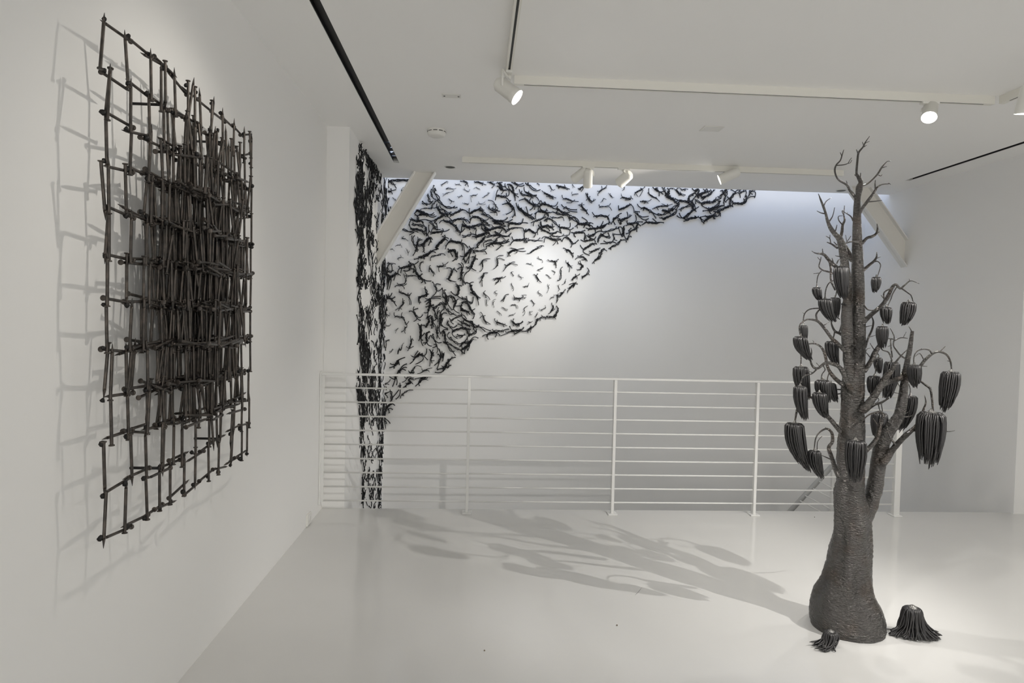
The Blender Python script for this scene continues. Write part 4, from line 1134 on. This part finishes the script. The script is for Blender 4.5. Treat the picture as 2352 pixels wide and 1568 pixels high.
branch([L(2, -.02, -.02, (825, 590, 10), (822, 620, 9), (818, 655, 9)), L(2, -.01, .02, (830, 560, 9), (845, 500, 7))], 7)

# pods: bundles of dark nails hanging from a welded cap
rp = random.Random(77)
def pod(tx, ty, w_, bx, by, dy, parent=tree):
    y = YT + dy
    Tp, Bp = at(tx, ty, 1, y), at(bx, by, 1, y)
    R0 = px_rad(tx, ty, w_, y); Ln = (Bp - Tp).length
    r = min(.0042, max(.0026, R0 * .105))
    Bp = Bp + Vector((0, rp.uniform(-.2, .2) * R0, 0))
    def cen(t):
        s = t ** 2.2
        return Vector((Tp.x + (Bp.x - Tp.x) * s, Tp.y + (Bp.y - Tp.y) * s, Tp.z + (Bp.z - Tp.z) * t))
    b = MB(); tap = .82 if R0 < .05 else .62
    for q, dens in ((1.0, 1.0), (.72, .9), (.42, .9)):
        n = max(6, int(2 * math.pi * R0 * q / (2.15 * r) * dens))
        for k in range(n):
            a = 2 * math.pi * (k + rp.uniform(-.25, .25)) / n
            d = Vector((math.cos(a), math.sin(a), 0)); te = rp.uniform(.66, 1.0) if q > .5 else rp.uniform(.85, 1.06)
            sw = rp.uniform(-.12, .12)
            d2 = Vector((math.cos(a + sw), math.sin(a + sw), 0))
            rr_ = (R0 - r) * q; js = rp.uniform(.88, 1.06)
            top = Tp + Vector((0, 0, -R0 * .16))
            pts = [top + d * rr_ * .38, top + d * rr_ * .74 + Vector((0, 0, -R0 * .02)), top + d * rr_ * .97 * js + Vector((0, 0, -R0 * .26))]
            for t in (.28, .48, .68, .86, 1.0):
                tt = t * te; wd_ = 1.03 - .12 * abs(tt - .35) - tap * max(0, tt - .4) ** 1.2
                pts.append(cen(tt) + d2 * rr_ * wd_ * js)
            m = len(pts); b.tube(pts, [r * .9, r, r, r, r, r, r * .95, r * .35], 6)
    # dark core so the bundle is solid
    b.tube([cen(t) for t in (.1, .3, .5, .75, .9)], [R0 * .5, R0 * .68, R0 * .66, R0 * .42, R0 * .1], 10)
    po = b.build('nail_pod', M['pod'], parent)
    c = MB()
    c.tube([Tp + Vector((0, 0, .01)), Tp, Tp - Vector((0, 0, R0 * .1)), Tp - Vector((0, 0, R0 * .2)), Tp - Vector((0, 0, R0 * .3))], [.003, R0 * .2, R0 * .42, R0 * .62, R0 * .4], 12, jit=bark(90, .22, .1))
    c.build('welded_cap', M['cap'], po)
    return po
PODS = [(1932, 610, 33, 1940, 686, -.13), (1876, 659, 21, 1884, 691, -.1), (1895, 685, 29, 1916, 740, -.12), (1918, 682, 24, 1917, 736, .06), (2013, 635, 22, 2009, 672, -.1),
        (2036, 704, 25, 2038, 744, -.08), (2087, 692, 32, 2075, 747, -.1), (1846, 746, 19, 1848, 786, -.12), (1839, 771, 33, 1861, 828, -.2), (1910, 782, 28, 1920, 838, .03),
        (1840, 840, 35, 1855, 919, -.05), (1838, 885, 31, 1848, 963, -.16), (1890, 871, 34, 1900, 925, -.13), (1908, 878, 24, 1923, 924, .04), (1882, 900, 34, 1894, 957, -.17),
        (1825, 969, 44, 1855, 1079, -.1), (1871, 1033, 31, 1888, 1098, -.12), (1965, 1008, 46, 1964, 1109, -.155), (2027, 748, 27, 2027, 800, -.11), (2017, 820, 19, 2019, 858, .02),
        (2009, 862, 31, 2004, 910, -.02), (2048, 829, 36, 2034, 915, .03), (2100, 836, 31, 2103, 891, -.12), (2184, 851, 42, 2168, 943, -.06), (2091, 907, 31, 2067, 990, .08),
        (2139, 943, 60, 2128, 1068, -.12), (2021, 946, 36, 2015, 1006, .05)]
for a in PODS: pod(*a)

# two pods dropped on the floor
def floor_pod(cap_px, cap_y, foot, R0, H, tips, n, label, group, r=.0042, seed=3):
    rnd = random.Random(seed); Tp = at(cap_px[0], cap_px[1], 1, cap_y)
    e = empty('fallen_nail_pod', (foot[0], foot[1], 0), label, 'nail bundle', group)
    b = MB()
    for k in range(n):
        a = 2 * math.pi * (k + rnd.uniform(-.3, .3)) / n
        q = 1 if k % 3 else .6
        d = Vector((math.cos(a), math.sin(a), 0))
        # spread on the floor: blend between the side directions given
        spread = tips(a, rnd)
        base = Vector((foot[0], foot[1], 0)) + spread
        top = Tp - Vector((0, 0, R0 * .1))
        p0 = top + d * R0 * .35 * q; p1 = top + d * R0 * .85 * q - Vector((0, 0, R0 * .1)); p2 = top + d * R0 * 1.0 * q - Vector((0, 0, R0 * .55))
        jt = lambda s_: Vector((rnd.gauss(0, s_), rnd.gauss(0, s_), 0))
        p2 = p2 + jt(R0 * .07)
        kz = rnd.uniform(0, .02) * (1 if k % 2 else .3)
        g = Vector((base.x, base.y, r + kz))
        low = p2.lerp(g, .60); low = low + jt(R0 * .14); low.z = max(r, g.z + (p2.z - g.z) * .13)
        m1 = p2.lerp(g, .2); m1 = m1 + jt(R0 * .1); m1.z = g.z + (p2.z - g.z) * .5
        pts = smooth_path([tuple(p0), tuple(p1), tuple(p2), tuple(m1), tuple(low), tuple(g)], 3)
        pts = [Vector((p[0], p[1], max(p[2], r))) for p in pts]
        b.tube(pts, [r] * (len(pts) - 1) + [r * .35], 7)
    b.tube([Tp - Vector((0, 0, R0 * .3)), Tp.lerp(Vector((foot[0], foot[1], .02)), .5), Vector((foot[0], foot[1], .012))], [R0 * .6, R0 * .72, R0 * .8], 10)
    o = b.build('nail_strands', M['pod'], e)
    c = MB(); c.tube([Tp + Vector((0, 0, R0 * .28)), Tp + Vector((0, 0, R0 * .12)), Tp - Vector((0, 0, R0 * .12)), Tp - Vector((0, 0, R0 * .35))], [R0 * .14, R0 * .42, R0 * .66, R0 * .6], 12, jit=bark(80, .3, .1))
    c.build('welded_cap', M['cap'], e)
gb = at(2098, 1462, 2, 0)
floor_pod((2096, 1394), gb.y, (gb.x, gb.y), .041, .15, lambda a, q: Vector((math.cos(a) * (.115 if math.cos(a) > 0 else .12) * q.uniform(.75, 1.08) + .01, math.sin(a) * .06 * q.uniform(.7, 1.1) - .012 * math.cos(a), 0)), 78,
          'large bundle of dark nails standing splayed on the floor right of the tree foot', 'fallen nail pods', r=.0044)
b = MB(); p0, p1 = at(2025, 1444, 2, .005), at(2046, 1443, 2, .005); b.tube([p0 + Vector((.02, 0, 0)), p1 + Vector((.03, -.01, 0))], [.002, .0044], 6)
lo = b.build('stray_nail', M['pod'], [o for o in col.objects if o.name.startswith('fallen_nail_pod')][0])
gs = at(1906, 1486, 2, 0)
floor_pod((1909, 1449), gs.y - .005, (gs.x, gs.y), .03, .08, lambda a, q: Vector((-.075 * q.uniform(.35, 1.3) + .05 * max(0, math.cos(a)) , math.sin(a) * .035 - .02 * q.uniform(.2, 1.2), 0)), 56,
          'small bundle of dark nails leaning on the floor in front of the tree foot', 'fallen nail pods', r=.0034, seed=9)

# floor litter: a scratch and a few specks
sk = at(1467, 1358, 2, 0)
b = MB(); a_, c_ = at(1459, 1366, 2, .0004), at(1474, 1349, 2, .0004); b.tube([a_, a_.lerp(c_, .4) + Vector((.002, 0, 0)), c_], [.0005, .0011, .0004], 5)
tag(b.build('floor_scratch', M['shade']), 'thin dark scratch on the white floor left of the tree', 'scratch')
for px, lab in (((1871, 1187), 'tiny brown crumb on the floor near the railing behind the tree'), ((1417, 1435), 'tiny grey crumb on the open floor in the middle'), ((1113, 1493), 'tiny dark crumb on the floor left of centre')):
    p = at(*px, 2, .003); b = MB(); blob(b, Vector((0, 0, 0)), .0036, random.Random(px[0])); b.v = [(x, y, z * .8) for x, y, z in b.v]
    o = b.build('crumb', M['brass']); o.location = (p.x, p.y, .0030); tag(o, lab, 'crumb', 'crumbs on the floor')
